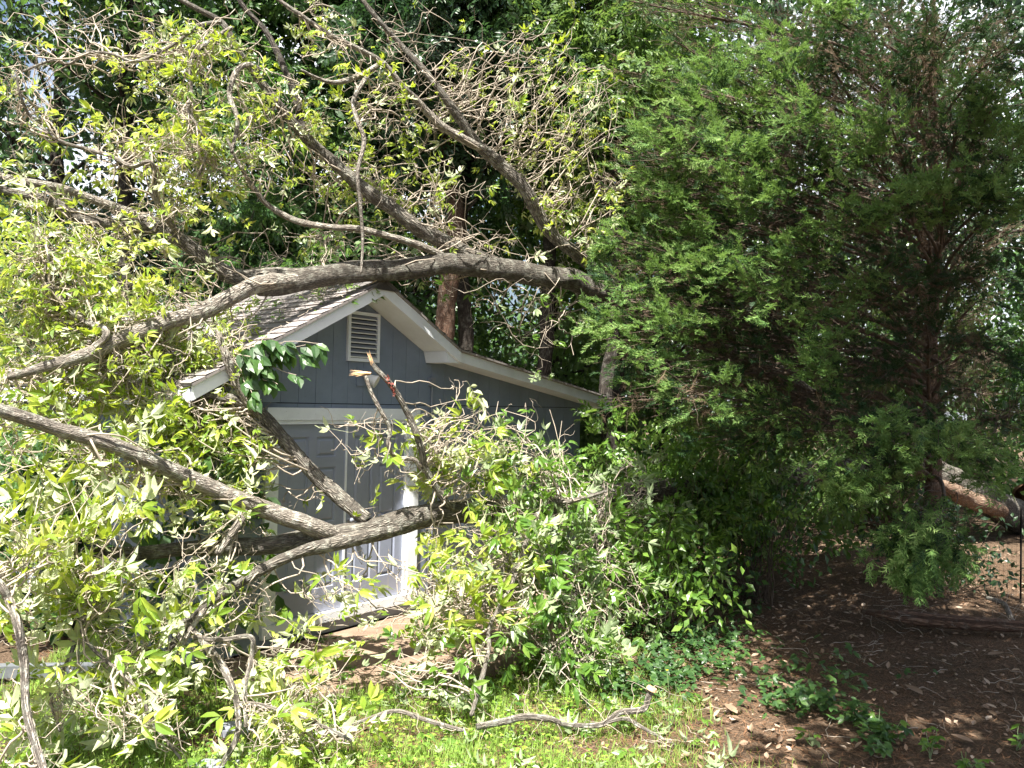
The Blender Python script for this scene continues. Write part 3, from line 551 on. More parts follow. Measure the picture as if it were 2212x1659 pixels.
# ---- foliage: masses hung on the limbs. vx, vy, depth, rx, ry (picture px), leaves, bareness, kind
BL = [
 # upper left tangle
 (60,60,7.0,110,90,12,.95),(330,170,7.1,90,60,34,.5),(250,260,7.0,90,50,34,.4),(360,300,7.0,110,70,70,.35),(300,400,6.9,110,60,70,.4),(420,180,7.2,80,70,40,.5),
 (430,380,7.0,100,90,80,.5),(560,250,7.4,80,60,46,.3),(600,210,7.5,60,60,30,.3),(500,60,7.6,70,50,36,.3),(400,90,7.3,80,50,24,.5),
 (650,300,7.7,60,60,36,.3),(690,400,7.6,80,80,56,.3),(560,330,7.3,70,60,26,.6),(250,60,7.4,80,50,12,.8),(60,200,6.8,70,90,14,.9),
 (700,110,7.8,80,60,26,.5),(740,60,8.0,70,60,20,.6),(830,220,8.0,80,60,46,.35),(880,300,8.2,90,60,30,.5),(800,400,7.8,70,70,50,.3),
 (880,110,8.2,120,70,8,.97),(980,120,8.4,110,80,6,.97),(1000,200,8.4,100,80,8,.95),(940,380,8.2,70,60,44,.3),(880,430,8.1,60,60,36,.2),(1080,200,8.7,60,40,14,.6),
 (990,430,8.4,60,50,18,.5),(1180,180,9.0,60,40,30,.3),(1130,130,9.0,60,60,10,.7),(1250,200,9.2,60,60,30,.3),(1160,420,9.0,60,50,26,.4),(1080,500,8.7,50,50,16,.6),
 (700,520,7.6,90,50,60,.3),(620,560,7.5,70,40,16,.6),(770,600,7.6,40,70,44,.15),(740,570,7.6,60,40,36,.2),(640,480,7.6,50,50,14,.6),
 (1000,640,8.6,60,60,8,.9),(1060,620,8.6,60,80,14,.7),(1090,690,8.9,60,60,34,.3),(1180,730,9.0,60,60,36,.3),(1200,600,9.2,60,60,36,.3),(1000,560,8.5,80,20,6,.8),
 # left mass
 (30,300,6.8,60,60,30,.4),(40,400,6.8,80,60,70,.2),(80,500,6.6,110,80,150,.15),(60,600,6.4,100,90,170,.12),(180,560,6.6,100,80,90,.25),(270,560,6.8,80,80,100,.2),
 (300,620,6.7,70,70,90,.2),(240,480,6.9,70,50,60,.3),(380,500,7.1,90,80,70,.5),(400,620,6.9,60,60,30,.7),(90,700,6.2,120,70,150,.15),(200,680,6.4,90,50,30,.7),
 (160,780,6.1,140,60,110,.2),(60,850,5.9,90,60,80,.2),(280,800,6.2,100,60,90,.15),(330,740,6.4,60,40,40,.2),(440,720,6.7,70,50,80,.1),(500,690,6.9,50,50,60,.1),(520,740,6.8,50,60,50,.1),
 (260,880,6.0,110,50,90,.15),(400,820,6.5,70,70,90,.1),
 # lower left mass
 (60,1000,5.3,100,80,90,.1),(180,1010,5.6,90,70,90,.12),(300,1060,5.8,90,60,90,.1),(380,1090,5.9,70,70,80,.1),(100,1100,5.0,120,90,110,.1),(230,1130,5.4,100,80,110,.1),
 (60,1200,4.9,80,60,50,.2),(180,1220,5.2,90,70,90,.15),(300,1230,5.6,90,70,90,.15),(150,1310,5.1,90,60,70,.2),(360,1320,5.6,70,60,80,.2),(430,1230,5.9,60,50,46,.2),
 (300,1370,5.4,80,50,40,.4),(60,1420,4.7,50,60,22,.3),(20,1560,4.5,60,90,50,.2),(100,1500,4.9,80,60,36,.3),(260,1470,5.2,60,50,26,.3),(300,1540,5.0,70,60,30,.5),(200,1590,4.8,90,50,40,.3),(420,1400,5.5,60,50,24,.5),
 (510,1400,5.6,40,60,14,.4),(380,1620,4.9,70,50,20,.5),(560,1620,5.0,80,40,40,.2),(640,1580,5.2,80,50,44,.2),(720,1620,5.1,80,40,40,.2),(600,1520,5.4,60,40,12,.7),
 # in front of doors
 (470,980,6.6,50,40,18,.2),(540,970,6.7,45,50,24,.1),(520,920,6.8,40,40,14,.2),(650,1070,6.9,40,30,10,.2),(570,1100,6.5,40,50,30,.2),(700,930,6.7,20,60,5,.3),(545,1050,6.7,30,40,12,.1),
 (790,1030,6.9,50,30,7,.3),(790,1110,6.9,30,20,12,.1),(860,1000,7.0,60,40,3,.4),(530,1250,6.2,60,40,22,.2),(490,1330,5.9,60,60,36,.2),(420,1160,6.2,40,40,20,.2),(660,1320,6.3,70,30,6,.2),
 # mass right of the doors
 (950,880,7.2,50,30,14,.3),(1000,870,7.3,70,50,26,.5),(1050,940,7.3,80,60,40,.5),(1130,960,7.4,80,50,30,.5),(1190,920,7.5,40,60,16,.1),(980,980,7.2,60,50,36,.3),(1090,1030,7.3,90,60,60,.35),
 (1190,1030,7.4,60,60,56,.2),(1000,1060,7.2,60,40,26,.4),(1060,1110,7.3,90,50,44,.5),(1160,1120,7.3,80,50,50,.3),(960,1170,7.0,70,50,30,.5),(1060,1200,7.0,80,60,50,.4),(900,1230,6.7,60,60,40,.2),
 (960,1270,6.7,80,50,90,.15),(880,1290,6.6,80,40,60,.2),(1040,1290,6.8,80,60,60,.25),(800,1310,6.4,80,40,30,.3),(760,1370,6.2,70,40,24,.3),(860,1370,6.3,70,40,36,.3),(700,1430,6.0,70,40,24,.3),
 (960,1360,6.4,80,30,24,.5),(850,1440,6.1,70,50,30,.4),(900,1490,6.0,50,40,14,.4),(1130,1220,7.1,60,70,70,.15),(1200,1160,7.3,60,60,60,.1),(1230,1250,7.2,70,70,90,.1),(1160,1330,6.9,70,60,80,.1),
 (1240,1350,7.0,60,70,80,.1),(1300,1260,7.5,60,80,70,.1),(1290,1100,8.0,60,60,50,.1),(1200,1420,6.7,70,50,60,.1),(1190,1490,6.5,60,40,40,.15),(1270,1480,6.6,60,50,40,.2),(1330,1400,7.2,60,70,60,.1),
 (1330,1050,8.7,70,60,70,.1),(1240,1040,8.1,60,50,50,.1),(1420,1060,9.2,60,60,60,.1),(60,780,5.9,110,50,110,.15),(180,840,5.9,110,40,120,.15),(40,860,5.7,90,35,80,.15),(310,850,6.0,80,45,110,.1),(400,870,6.2,70,50,90,.1),(440,800,6.3,50,60,90,.1),(360,930,6.3,80,40,80,.1),(250,920,6.1,90,40,80,.1),(120,930,5.9,90,40,60,.1),(450,930,6.6,50,60,50,.1),(360,760,6.3,60,40,70,.1),(1120,890,7.6,50,40,26,.3),(1060,900,7.5,50,40,24,.3),(1010,960,7.4,50,50,40,.2),(1290,400,9.2,50,70,60,.2),(1260,300,9.1,50,60,50,.2),(1230,100,9.1,60,60,50,.2),(1310,180,9.3,60,60,50,.2),(1230,450,9.1,50,50,36,.2),(1340,1180,8.2,60,80,50,.1),(1390,1300,7.8,50,70,50,.1),(1400,1120,9.0,60,60,40,.1),(690,1480,5.9,50,40,10,.5),
]
allc = np.concatenate([np.concatenate([c, np.full((len(c), 1), i)], 1) for i, (o, c) in enumerate(LIMBS)])
acc = {}
def proj(p):
    q = p-CAM; z_ = q@fw; return 1106+(q@rt)/z_*FV, 829.5-(q@up)/z_*FV, q[..., 1]
KEY = []       # broad clear limbs: foliage grows mostly behind and beside them, stripped off where they were scraped in the fall
for k_, p_ in (('trunk', .85), ('B', .92), ('B2', .8), ('B3', .85), ('B4', .75), ('A1', .85), ('A2', .45), ('A3', .35), ('A4', .4), ('A5', .6), ('C1', .85), ('C2', .85), ('B5', .8), ('D2', .6), ('D1', .7), ('A2b', .45)):
    c_ = LIMBS[L[k_]][1]; c_ = c_[proj(c_[:, :3])[0] < (985 if k_ == 'B' else 9999)]; a_, b_, y_ = proj(c_[:, :3]); KEY.append((a_, b_, y_, c_[:, 3]/y_*FV, p_))
DOOR = (585, 890, 900, 1335); GABLE = (545, 1000, 655, 895)
def keepmask(p, vx, vy, mx=16):
    a, b, y = proj(p); keep = np.ones(len(p), bool); u = rng.random(len(p))
    for ka, kb, ky, kr, kp in KEY:
        d2 = (a[:, None]-ka[None])**2+(b[:, None]-kb[None])**2; j = d2.argmin(1); hit = (d2[np.arange(len(p)), j] < (kr[j]+mx)**2) & (y < ky[j]+.05); keep &= ~(hit & (u < kp))
    for x0, x1, y0, y1 in (DOOR, GABLE):
        if not (x0 < vx < x1 and y0 < vy < y1): keep &= ~((a > x0) & (a < x1) & (b > y0) & (b < y1) & (u < .85))
    return keep
def getacc(i):
    if i not in acc: acc[i] = {'tw': MB(), 'lf': MB()}
    return acc[i]
for (vx, vy, d, rx, ry, nl, bare) in BL:
    if 440 < vx < 900 and 330 < vy < 650: d += .8
    if vy < 460 and vx > 300: nl *= 1.9
    if 940 < vx < 1260 and 850 < vy < 1300: nl *= 1.5; bare *= .6
    if vx < 420 and vy > 1200: nl *= .7
    if vx > 440 and vy < 500: bare *= .65
    
    if vx < 460 and 640 < vy < 860: d += .5; nl *= 1.25
    if vx < 600 and 860 <= vy < 1120: d += .3; nl *= 1.1
    nl = int(nl); c = P(vx, vy, d); rm = max(rx, ry)*d/FV; dist = np.linalg.norm(allc[:, :3]-c, axis=1)+rng.random(len(allc))*.02; k = np.argmin(dist); li = int(allc[k, 4])
    # several starting points on that limb
    nb = max(2, int(nl/10+1.5+bare*5)); near = np.where((allc[:, 4] == li))[0]; dn = dist[near]; cand = near[np.argsort(dn)[:40]]
    st = allc[rng.choice(cand, nb), :3]
    def pts_in(n):
        q = rng.normal(size=(n, 2)).clip(-1.7, 1.7)*.58; dd = d+.12+rm*.25+rng.normal(size=n).clip(-1.3, 1.6)*rm*.42
        return np.array([P(vx+a*rx, vy+b*ry, y) for (a, b), y in zip(q, dd)])
    en = pts_in(nb); A = acc_ = getacc(li); br = crooked(st, en, 12, .2+.12*bare, .02)
    kb_ = keepmask(br[:, 6], vx, vy, 4) | (np.arange(nb) == 0); br = br[kb_]; nb = len(br)
    tubes(A['tw'], br, np.linspace(1, .35, 12)[None]*rng.uniform(.005, .010, (nb, 1)), 6)
    # twigs
    ntw = int(nl/2.6+bare*13)+2; bi = rng.integers(0, nb, ntw); pi_ = rng.integers(3, 12, ntw); s0 = br[bi, pi_]
    dirs = nrm(rvec(ntw)*1.0+nrm(s0-c)*.35+np.array([0, -.1, .05])); ln = np.clip(rng.uniform(.35, 1.0, ntw)*rm, .10, .42)*(1+.3*bare)
    tw = crooked(s0, s0+dirs*ln[:, None], 7, .3+.25*bare, .08)
    kb_ = keepmask(tw[:, 4], vx, vy, 4); kb_[0] = True; tw = tw[kb_]; ntw = len(tw)
    tubes(A['tw'], tw, np.linspace(1, .4, 7)[None]*rng.uniform(.0022, .0045, (ntw, 1)), 4)
    nt2 = int(bare*22)
    if nt2:
        b2 = rng.integers(0, ntw, nt2); s2 = tw[b2, rng.integers(2, 7, nt2)]; d2 = rvec(nt2); t2 = crooked(s2, s2+d2*rng.uniform(.08, .3, (nt2, 1)), 6, .5)
        tubes(A['tw'], t2, np.linspace(1, .5, 6)[None]*rng.uniform(.0018, .0032, (nt2, 1)), 3)
    if nl:
        nl2 = int(nl*(.85 if vx < 460 and vy < 860 else .72 if vx < 460 or vx > 1180 else .6))+1; ti = rng.integers(0, ntw, nl2); pj = rng.choice([4, 5, 6, 6, 6], nl2); pos = tw[ti, pj]
        ld = nrm(nrm(tw[ti, 6]-tw[ti, 3])*.7+rvec(nl2)*.8+np.array([0, 0, -.15])); un = nrm(np.array([-.25, -.55, .8])+rvec(nl2)*.75)*np.where(rng.random((nl2, 1)) < (.62 if vx < 460 and vy > 850 else .36), -1, 1)
        kk_ = keepmask(pos+ld*.12, vx, vy); pos, ld, un = pos[kk_], ld[kk_], un[kk_]; nl2 = len(pos)
        if nl2: scatter(A['lf'], HICK, pos, ld, un, rng.uniform(.42, 1.18, nl2)*(1.15 if d < 5.6 else 1.0 if vy > 850 else .74))
A = getacc(L['B3b']); st = np.repeat(P(505, 765, 6.85)[None], 9, 0); en = np.array([P(a, b, 6.7) for a, b in ((690,742),(650,770),(610,740),(640,810),(600,830),(570,790),(545,850),(660,745),(580,730))]); br = crooked(st, en, 12, .1, -.03)
tubes(A['tw'], br, np.linspace(1, .4, 12)[None]*np.full((9, 1), .006), 5); ii = rng.integers(0, 9, 170); jj = rng.integers(3, 12, 170); BIG = MB()
scatter(BIG, BROAD, br[ii, jj], nrm(rvec(170)*.6+np.array([.5, 0, -.7])), nrm(np.array([0, -.6, .6])+rvec(170)*.6), rng.uniform(.8, 1.25, 170)); BIG.v = [q-tbase for q in BIG.v]; BIG.build('leaves', M['broad'], LIMBS[L['B3b']][0])
# loose leaves lie on the roof planes
for i, A in acc.items():
    o = LIMBS[i][0]; offs = tbase
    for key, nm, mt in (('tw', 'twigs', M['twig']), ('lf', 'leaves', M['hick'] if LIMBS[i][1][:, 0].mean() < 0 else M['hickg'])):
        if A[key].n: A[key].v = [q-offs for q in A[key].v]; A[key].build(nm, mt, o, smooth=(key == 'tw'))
# ================================================================ STANDING TREES
def leafcloud(mb, temps, centres, rad, per, scale, upbias=(-.2, -.4, .8), spread=.8, droop=.3):
    n = len(centres)*per; c = np.repeat(centres, per, 0); r_ = np.repeat(np.broadcast_to(rad, (len(centres),)), per)
    off = rng.normal(size=(n, 3))*np.array([1, 1, .6])*.5*r_[:, None]; pos = c+off
    d = nrm(nrm(off+1e-6)*.6+rvec(n)*.8+np.array([0, 0, -droop])); scatter(mb, temps, pos, d, nrm(np.array(upbias)+rvec(n)*spread), rng.uniform(.7, 1.2, n)*scale)
def std_tree(name, label, cat, x, y, h, tr, cz, crx, crz, clumps, per, leaf, lmat, lscale, bark='barkdark', lean=(0, 0), group=None, clump_r=.55, shell=.35, curve=None):
    z0 = float(gz(x, y))-.1; root = empty(name, (x, y, z0), 0, label, cat, group)
    k = 8; pth = [[lean[0]*t*t*h, lean[1]*t*t*h, t*h, tr*(1.35-.35*min(1, t*12))*(1-.72*t)] for t in np.linspace(0, 1, k)]
    for q in pth[1:]: q[0] += random.uniform(-.12, .12); q[1] += random.uniform(-.12, .12)
    tk, cl = bigtube('trunk', pth, M[bark], root, random.randint(0, 99), .12)
    top = np.array([lean[0]*h*.6, lean[1]*h*.6, 0]); cc = np.array([0, 0, cz])+top
    d = rvec(clumps); rad_ = (shell+(1-shell)*rng.random(clumps))**.6; cen = cc+d*rad_[:, None]*np.array([crx, crx, crz])
    # limbs reach from the trunk to the clumps
    nb = min(clumps, 26); sel = rng.choice(clumps, nb, replace=False); hz = np.clip(cen[sel, 2]-rng.uniform(.3, 1.6, nb), .25*h, .93*h)
    st = np.array([cl[np.argmin(abs(cl[:, 2]-z_)), :3] for z_ in hz]); br = crooked(st, cen[sel], 9, .09, -.03)
    mb = MB(); tubes(mb, br, np.linspace(1, .2, 9)[None]*rng.uniform(.03, .06, (nb, 1))*(tr/.2), 6)
    s2 = br[rng.integers(0, nb, nb*4), rng.integers(3, 9, nb*4)]; t2 = crooked(s2, s2+rvec(nb*4)*rng.uniform(.3, 1.1, (nb*4, 1)), 6, .15); tubes(mb, t2, np.linspace(1, .4, 6)[None]*rng.uniform(.005, .012, (nb*4, 1)), 4)
    mb.build('limbs', M[bark], root, smooth=True)
    mb = MB(); leafcloud(mb, leaf, cen, rng.uniform(.7, 1.3, clumps)*clump_r, per, lscale); mb.build('crown', M[lmat], root)
    return root
def X(vx, Y): return P(vx, 860, Y)[0]
G1 = 'trees standing in the wood behind the shed'
bt = [  # name, label, vx, Y, h, trunk r, crown z, crx, crz, clumps, per, leaf, mat, scale
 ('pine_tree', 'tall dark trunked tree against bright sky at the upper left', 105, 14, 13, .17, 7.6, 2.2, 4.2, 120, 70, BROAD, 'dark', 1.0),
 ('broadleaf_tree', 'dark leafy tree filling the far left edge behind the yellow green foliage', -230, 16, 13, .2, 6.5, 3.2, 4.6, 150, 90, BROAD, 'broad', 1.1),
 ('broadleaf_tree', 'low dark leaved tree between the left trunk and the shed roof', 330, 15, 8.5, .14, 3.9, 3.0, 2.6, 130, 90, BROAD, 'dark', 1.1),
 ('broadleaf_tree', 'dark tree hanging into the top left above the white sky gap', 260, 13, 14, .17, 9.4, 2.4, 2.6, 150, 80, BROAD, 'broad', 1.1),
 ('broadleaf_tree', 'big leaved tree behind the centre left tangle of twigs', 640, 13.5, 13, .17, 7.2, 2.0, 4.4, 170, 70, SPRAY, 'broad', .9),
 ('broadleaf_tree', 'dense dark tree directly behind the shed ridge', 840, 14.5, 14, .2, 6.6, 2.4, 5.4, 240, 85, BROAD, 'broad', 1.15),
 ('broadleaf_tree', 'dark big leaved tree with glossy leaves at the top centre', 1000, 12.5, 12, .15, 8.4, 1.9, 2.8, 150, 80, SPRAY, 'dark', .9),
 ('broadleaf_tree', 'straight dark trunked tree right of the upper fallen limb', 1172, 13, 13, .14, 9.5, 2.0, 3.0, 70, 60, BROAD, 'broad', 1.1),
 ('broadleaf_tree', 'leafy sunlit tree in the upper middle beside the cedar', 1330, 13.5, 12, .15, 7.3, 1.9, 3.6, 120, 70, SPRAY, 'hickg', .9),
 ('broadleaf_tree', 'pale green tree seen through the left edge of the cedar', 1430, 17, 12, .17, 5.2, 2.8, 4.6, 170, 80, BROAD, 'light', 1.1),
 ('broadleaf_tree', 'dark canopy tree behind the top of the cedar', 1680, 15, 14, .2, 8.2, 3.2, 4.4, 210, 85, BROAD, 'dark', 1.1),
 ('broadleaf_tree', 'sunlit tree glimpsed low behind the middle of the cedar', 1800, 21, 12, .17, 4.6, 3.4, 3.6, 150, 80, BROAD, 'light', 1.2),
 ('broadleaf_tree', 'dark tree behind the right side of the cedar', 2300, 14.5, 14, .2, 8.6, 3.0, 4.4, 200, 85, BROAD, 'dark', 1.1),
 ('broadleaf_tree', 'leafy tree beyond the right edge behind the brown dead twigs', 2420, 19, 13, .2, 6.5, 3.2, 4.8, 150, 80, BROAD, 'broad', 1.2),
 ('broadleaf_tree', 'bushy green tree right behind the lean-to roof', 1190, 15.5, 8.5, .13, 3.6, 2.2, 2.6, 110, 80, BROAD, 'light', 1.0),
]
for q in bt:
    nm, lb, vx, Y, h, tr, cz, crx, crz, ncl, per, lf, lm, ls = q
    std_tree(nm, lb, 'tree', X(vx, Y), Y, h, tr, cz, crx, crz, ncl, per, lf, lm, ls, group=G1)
std_tree('broadleaf_tree', 'leaning dark trunked tree at the upper centre beside the straight trunk', 'tree', X(1330, 11.8), 11.8, 9, .13, 7.6, 1.3, 1.8, 40, 50, SPRAY, 'light', .85, lean=(-.07, 0), group=G1)
std_tree('bare_trunk_tree', 'thick reddish trunk standing just behind the shed roof', 'tree', X(962, 12.2), 12.2, 12, .19, 9.8, 2.0, 2.0, 60, 60, BROAD, 'dark', 1.1, bark='barkred', group=G1)
std_tree('shade_tree', 'tall leafy tree at the right whose canopy shades the litter and the cedar', 'tree', 5.0, 2.9, 11, .22, 8.0, 3.9, 1.6, 270, 90, BROAD, 'broad', 1.5, lean=(-.03, .02))
# far wood: one mass
mb = MB(); n = 2300; a = rng.uniform(-34, 34, n); yy = rng.uniform(24, 38, n); hz = np.where(a < -4, rng.uniform(0, 8.5, n), rng.uniform(0, 17, n)); yy[1500:] = rng.uniform(18.5, 26, 800); hz[1500:] = rng.uniform(0, 4.5, 800); leafcloud(mb, BROAD, np.stack([a, yy, hz], 1), 1.3, 55, 2.2)
tag(mb.build('far_wood', M['broad']), 'green wood continuing far behind the standing trees', 'wood', kind='stuff')
# shrubs
def shrub(label, vx, Y, h, r_, clumps, per, leaf, lm, ls, group='shrubs growing under the trees'):
    x = X(vx, Y); root = empty('shrub', (x, Y, float(gz(x, Y))), 0, label, 'shrub', group); mb = MB(); cen = np.stack([rng.normal(size=clumps)*r_*.5, rng.normal(size=clumps)*r_*.5, rng.uniform(.12, 1, clumps)*h], 1)
    b = np.array([[rng.normal()*.08, rng.normal()*.08, 0] for _ in range(clumps)]); tubes(mb, crooked(b, cen, 8, .08), np.linspace(1, .3, 8)[None]*np.full((clumps, 1), .009), 5); mb.build('stems', M['twigdark'], root, smooth=True)
    mb = MB(); leafcloud(mb, leaf, cen, .33, per, ls); mb.build('foliage', M[lm], root)
shrub('leafy sapling shrub in shade just left of the hanging cedar bough', 1640, 10.2, 2.2, 1.1, 44, 34, SMALL, 'broad', 1.2)
shrub('green shrub behind the lower fallen limb right of the shed', 1500, 10.5, 2.4, 1.1, 50, 40, SPRAY, 'hickg', .7)
shrub('sunlit shrub beyond the dark double trunk', 1680, 13.5, 2.6, 1.5, 60, 40, BROAD, 'light', 1.0)
shrub('bright green shrub far behind the cedar trunk', 1930, 17, 2.6, 1.8, 60, 40, BROAD, 'light', 1.2)
shrub('dark shrub under the trunk base of the fallen tree', 2040, 11.0, 1.1, .7, 26, 36, SMALL, 'dark', 1.1)
shrub('low shaded shrub between the foliage and the brown litter', 1440, 8.6, 1.3, .7, 34, 36, SMALL, 'hickg', 1.3)
shrub('dark leafy shrub against the left side wall of the shed', 180, 8.6, 2.0, 1.0, 50, 40, SPRAY, 'broad', .9)
shrub('broad leaved bush against the left front corner of the shed under the eave', 440, 7.4, 2.3, .4, 46, 26, BROAD, 'broad', 1.25)
shrub('dark shrub behind the shed at the far left', -60, 10.5, 3.0, 1.6, 70, 40, BROAD, 'dark', 1.2)
# ================================================================ CEDAR
cx, cy = X(2010, 11.6), 11.6
ced = empty('cedar_tree', (cx, cy, -.1), 0, 'large feathery green cedar with drooping boughs filling the right side', 'cedar tree'); cb = np.array([cx, cy, -.1])
pth = np.array([[0, 0, 0, .17], [.0, 0, .3, .13], [.05, 0, 1.5, .11], [-.02, 0, 3, .10], [.05, 0, 5, .08], [0, 0, 7, .05], [0, 0, 9.5, .015]])
_, ctr = bigtube('trunk', pth, M['barkred'], ced, 5, .12)
CB = [(1500,200,8.0,90,60,.1),(1560,120,8.4,80,60,.1),(1420,280,7.8,70,60,.1),(1470,330,7.8,90,50,.1),(1560,340,7.6,90,60,.1),(1640,420,7.6,80,60,.1),(1400,420,7.9,70,60,.1),(1480,460,7.8,80,60,.1),
 (1330,620,7.8,60,50,.05),(1400,560,7.9,70,50,.05),(1320,740,7.6,70,60,.1),(1300,700,7.6,50,40,.1),(1440,700,7.6,90,60,.2),(1500,600,7.7,90,60,.2),(1570,540,7.6,90,60,.3),(1400,820,7.6,70,70,.3),(1490,850,7.5,90,60,.4),
 (1750,260,7.4,60,60,.2),(1700,180,8.0,80,60,.3),(1800,120,8.0,90,60,.5),(1860,300,7.3,70,60,.2),(1920,260,7.2,70,50,.3),(2100,200,6.6,60,50,.0),(2140,240,6.6,50,40,.1),(2160,400,6.4,80,50,.0),(2040,420,6.6,80,50,.0),
 (1960,440,6.7,70,50,.0),(2190,320,6.4,50,60,.1),(1850,480,7.0,70,60,.2),(1720,520,7.3,80,60,.3),(1640,620,7.4,80,70,.3),(1750,680,7.2,90,60,.4),(1860,620,7.0,90,60,.4),(1930,560,6.9,80,60,.5),
 (1750,800,6.8,50,50,.1),(1780,760,6.9,60,40,.2),(1960,940,6.2,80,40,.0),(2060,970,6.1,80,40,.0),(2140,1010,6.1,60,40,.1),(1880,930,6.4,50,30,.0),(1850,1060,6.2,90,45,.0),(1760,1040,6.3,50,35,.0),(1920,1010,6.3,70,40,.1),
 (1990,1160,6.2,60,40,.15),(1940,1190,6.2,60,45,.1),(1985,1235,6.2,35,50,.05),(2030,1200,6.2,50,40,.1),(1900,130,8.2,110,70,.5),(2050,60,8.0,120,70,.6),(2190,90,7.8,80,80,.6),(1650,60,8.4,110,70,.3),(1760,20,8.2,120,50,.3),
 (2100,600,7.6,110,80,.55),(2000,700,7.8,120,80,.55),(2150,760,7.4,90,80,.55),(1800,880,7.6,90,60,.6),(1900,820,7.6,100,60,.55),(1600,760,8.0,90,60,.6),(1560,950,8.0,80,50,.5),(2180,900,7.0,60,60,.8),(2060,300,7.8,90,80,.7),(1980,180,8,80,80,.7),(1600,240,8.6,90,70,.2),(1700,360,8.4,90,70,.3),(1340,520,8.2,60,60,.05),(1650,900,7.8,70,60,.4)]
for a in range(1330, 2260, 135):       # deeper boughs filling the crown
    for b in range(20, 900, 95): CB.append((a+random.uniform(-40, 40), b+random.uniform(-35, 35), random.uniform(8.8, 10.5), 70, 48, .78 if b < 600 else .93))
for gi, (vx, vy, d, rx, ry, bare) in enumerate(CB):
    c = P(vx, vy, d)-cb; rm = rx*d/FV; z_ = max(.6, min(9, c[2]+random.uniform(-.9, .2)*(.5 if vy > 900 else 1))); s0 = ctr[np.argmin(abs(ctr[:, 2]-z_)), :3]
    dirn = c-s0; pth = [list(s0)+[.03], list(s0+dirn*.35+np.array([0, 0, .12])+rng.normal(size=3)*.08)+[.022], list(s0+dirn*.7+np.array([0, 0, .10])+rng.normal(size=3)*.06)+[.014], list(c)+[.007]]
    bo, bc = bigtube('bough', pth, M['twigdark'], ced, gi, .05); mb = MB()
    ns = int(10+8*bare); bs = bc[rng.integers(int(len(bc)*.45), len(bc), ns), :3]
    q = rng.normal(size=(ns, 2)).clip(-1.5, 1.5)*.6; tgt = np.array([P(vx+a*rx, vy+b*ry, d+random.uniform(-1, 1)*rm*.9) for a, b in q])-cb; sb = crooked(bs, tgt, 9, .07, -.02); tubes(mb, sb, np.linspace(1, .3, 9)[None]*np.full((ns, 1), .006), 4)
    s2 = bc[rng.integers(int(len(bc)*.2), len(bc), int(14+70*bare)), :3]; t2 = crooked(s2, s2+nrm(rvec(len(s2))+nrm(dirn)*.5+np.array([0, 0, -.25]))*rng.uniform(.15, .7, (len(s2), 1)), 6, .12); tubes(mb, t2, np.linspace(1, .4, 6)[None]*np.full((len(s2), 1), .0024), 3)
    mb.build('twigs', M['twigdark'], bo, smooth=True)
    nf = int((1-bare)*rx*ry*.03*(1.15 if d < 7 else 1.0)+20*(1-bare)); mb = MB(); bi = rng.integers(0, ns, nf); pj = rng.integers(3, 9, nf); pos = sb[bi, pj]+rng.normal(size=(nf, 3))*.05
    out = nrm(sb[bi, 8]-sb[bi, 4]); dr = nrm(out*.8+rvec(nf)*.55+np.array([-.15, -.3, .22 if vy < 1120 else -.5])); un = nrm(np.array([-.25, -.8, .8])+rvec(nf)*.45); scl = rng.uniform(.6, 1.15, nf); lit = (pj >= 5) & (pos[:, 2] > np.median(pos[:, 2])-.28) & (bare < .5) & (d < 9.6) & (rng.random(nf) < .92)  # upper outer fronds get the sunlit colour, inner and deep ones the shaded
    for sel, mk, nm_ in ((lit, 'cedar', 'lit_sprays'), (~lit, 'cedardark', 'shaded_sprays')):
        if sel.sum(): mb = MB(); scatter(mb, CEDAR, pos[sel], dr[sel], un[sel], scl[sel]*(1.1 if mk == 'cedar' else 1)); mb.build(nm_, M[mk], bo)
    nd = int(rx*ry*.008*(.25+bare*1.6)); mb = MB(); bi = rng.integers(0, ns, nd); pos = sb[bi, rng.integers(1, 8, nd)]+rng.normal(size=(nd, 3))*.06; scatter(mb, DEADC, pos, nrm(rvec(nd)+np.array([0, 0, -.5])), rvec(nd), rng.uniform(.7, 1.3, nd)); mb.build('dead_sprays', M['deadcedar'], bo)
# ================================================================ GROUND COVER
def inslab(x, y):
    lx = (x-SO[0])*ca+(y-SO[1])*sa; ly = -(x-SO[0])*sa+(y-SO[1])*ca
    return (ly > -1.25-.22*np.clip(lx+1.25, 0, 2.6)) & (lx > -1.4) & (lx < 2.8) & (ly < 6)
def inshed(x, y):
    lx = (x-SO[0])*ca+(y-SO[1])*sa; ly = -(x-SO[0])*sa+(y-SO[1])*ca
    return (ly > -.05) & (ly < 5.1) & (lx > -1.6) & (lx < 4.4)
def vn(x, y, s_, o_=0): return np.array([mnoise.noise(Vector((a*s_+o_, b*s_, 0))) for a, b in zip(x, y)])
def grassy(x, y):       # >0 where grass grows
    return 1.0-(x-(.9+.35*(6.2-y)*.5))*1.6+vn(x, y, 1.1)*1.6-np.where(x < -1.3, (-1.2-x)*1.1, 0)
n = 150000; gx = rng.uniform(-4.2, 2.8, n); gy = 4.4+rng.random(n)**1.15*4.8; gv = grassy(gx, gy); keep = (gv+rng.normal(size=n)*.35 > .25) & ~inslab(gx, gy) & ~inshed(gx, gy) & (vn(gx, gy, 2.7, 9)+rng.normal(size=n)*.22 > -.36)
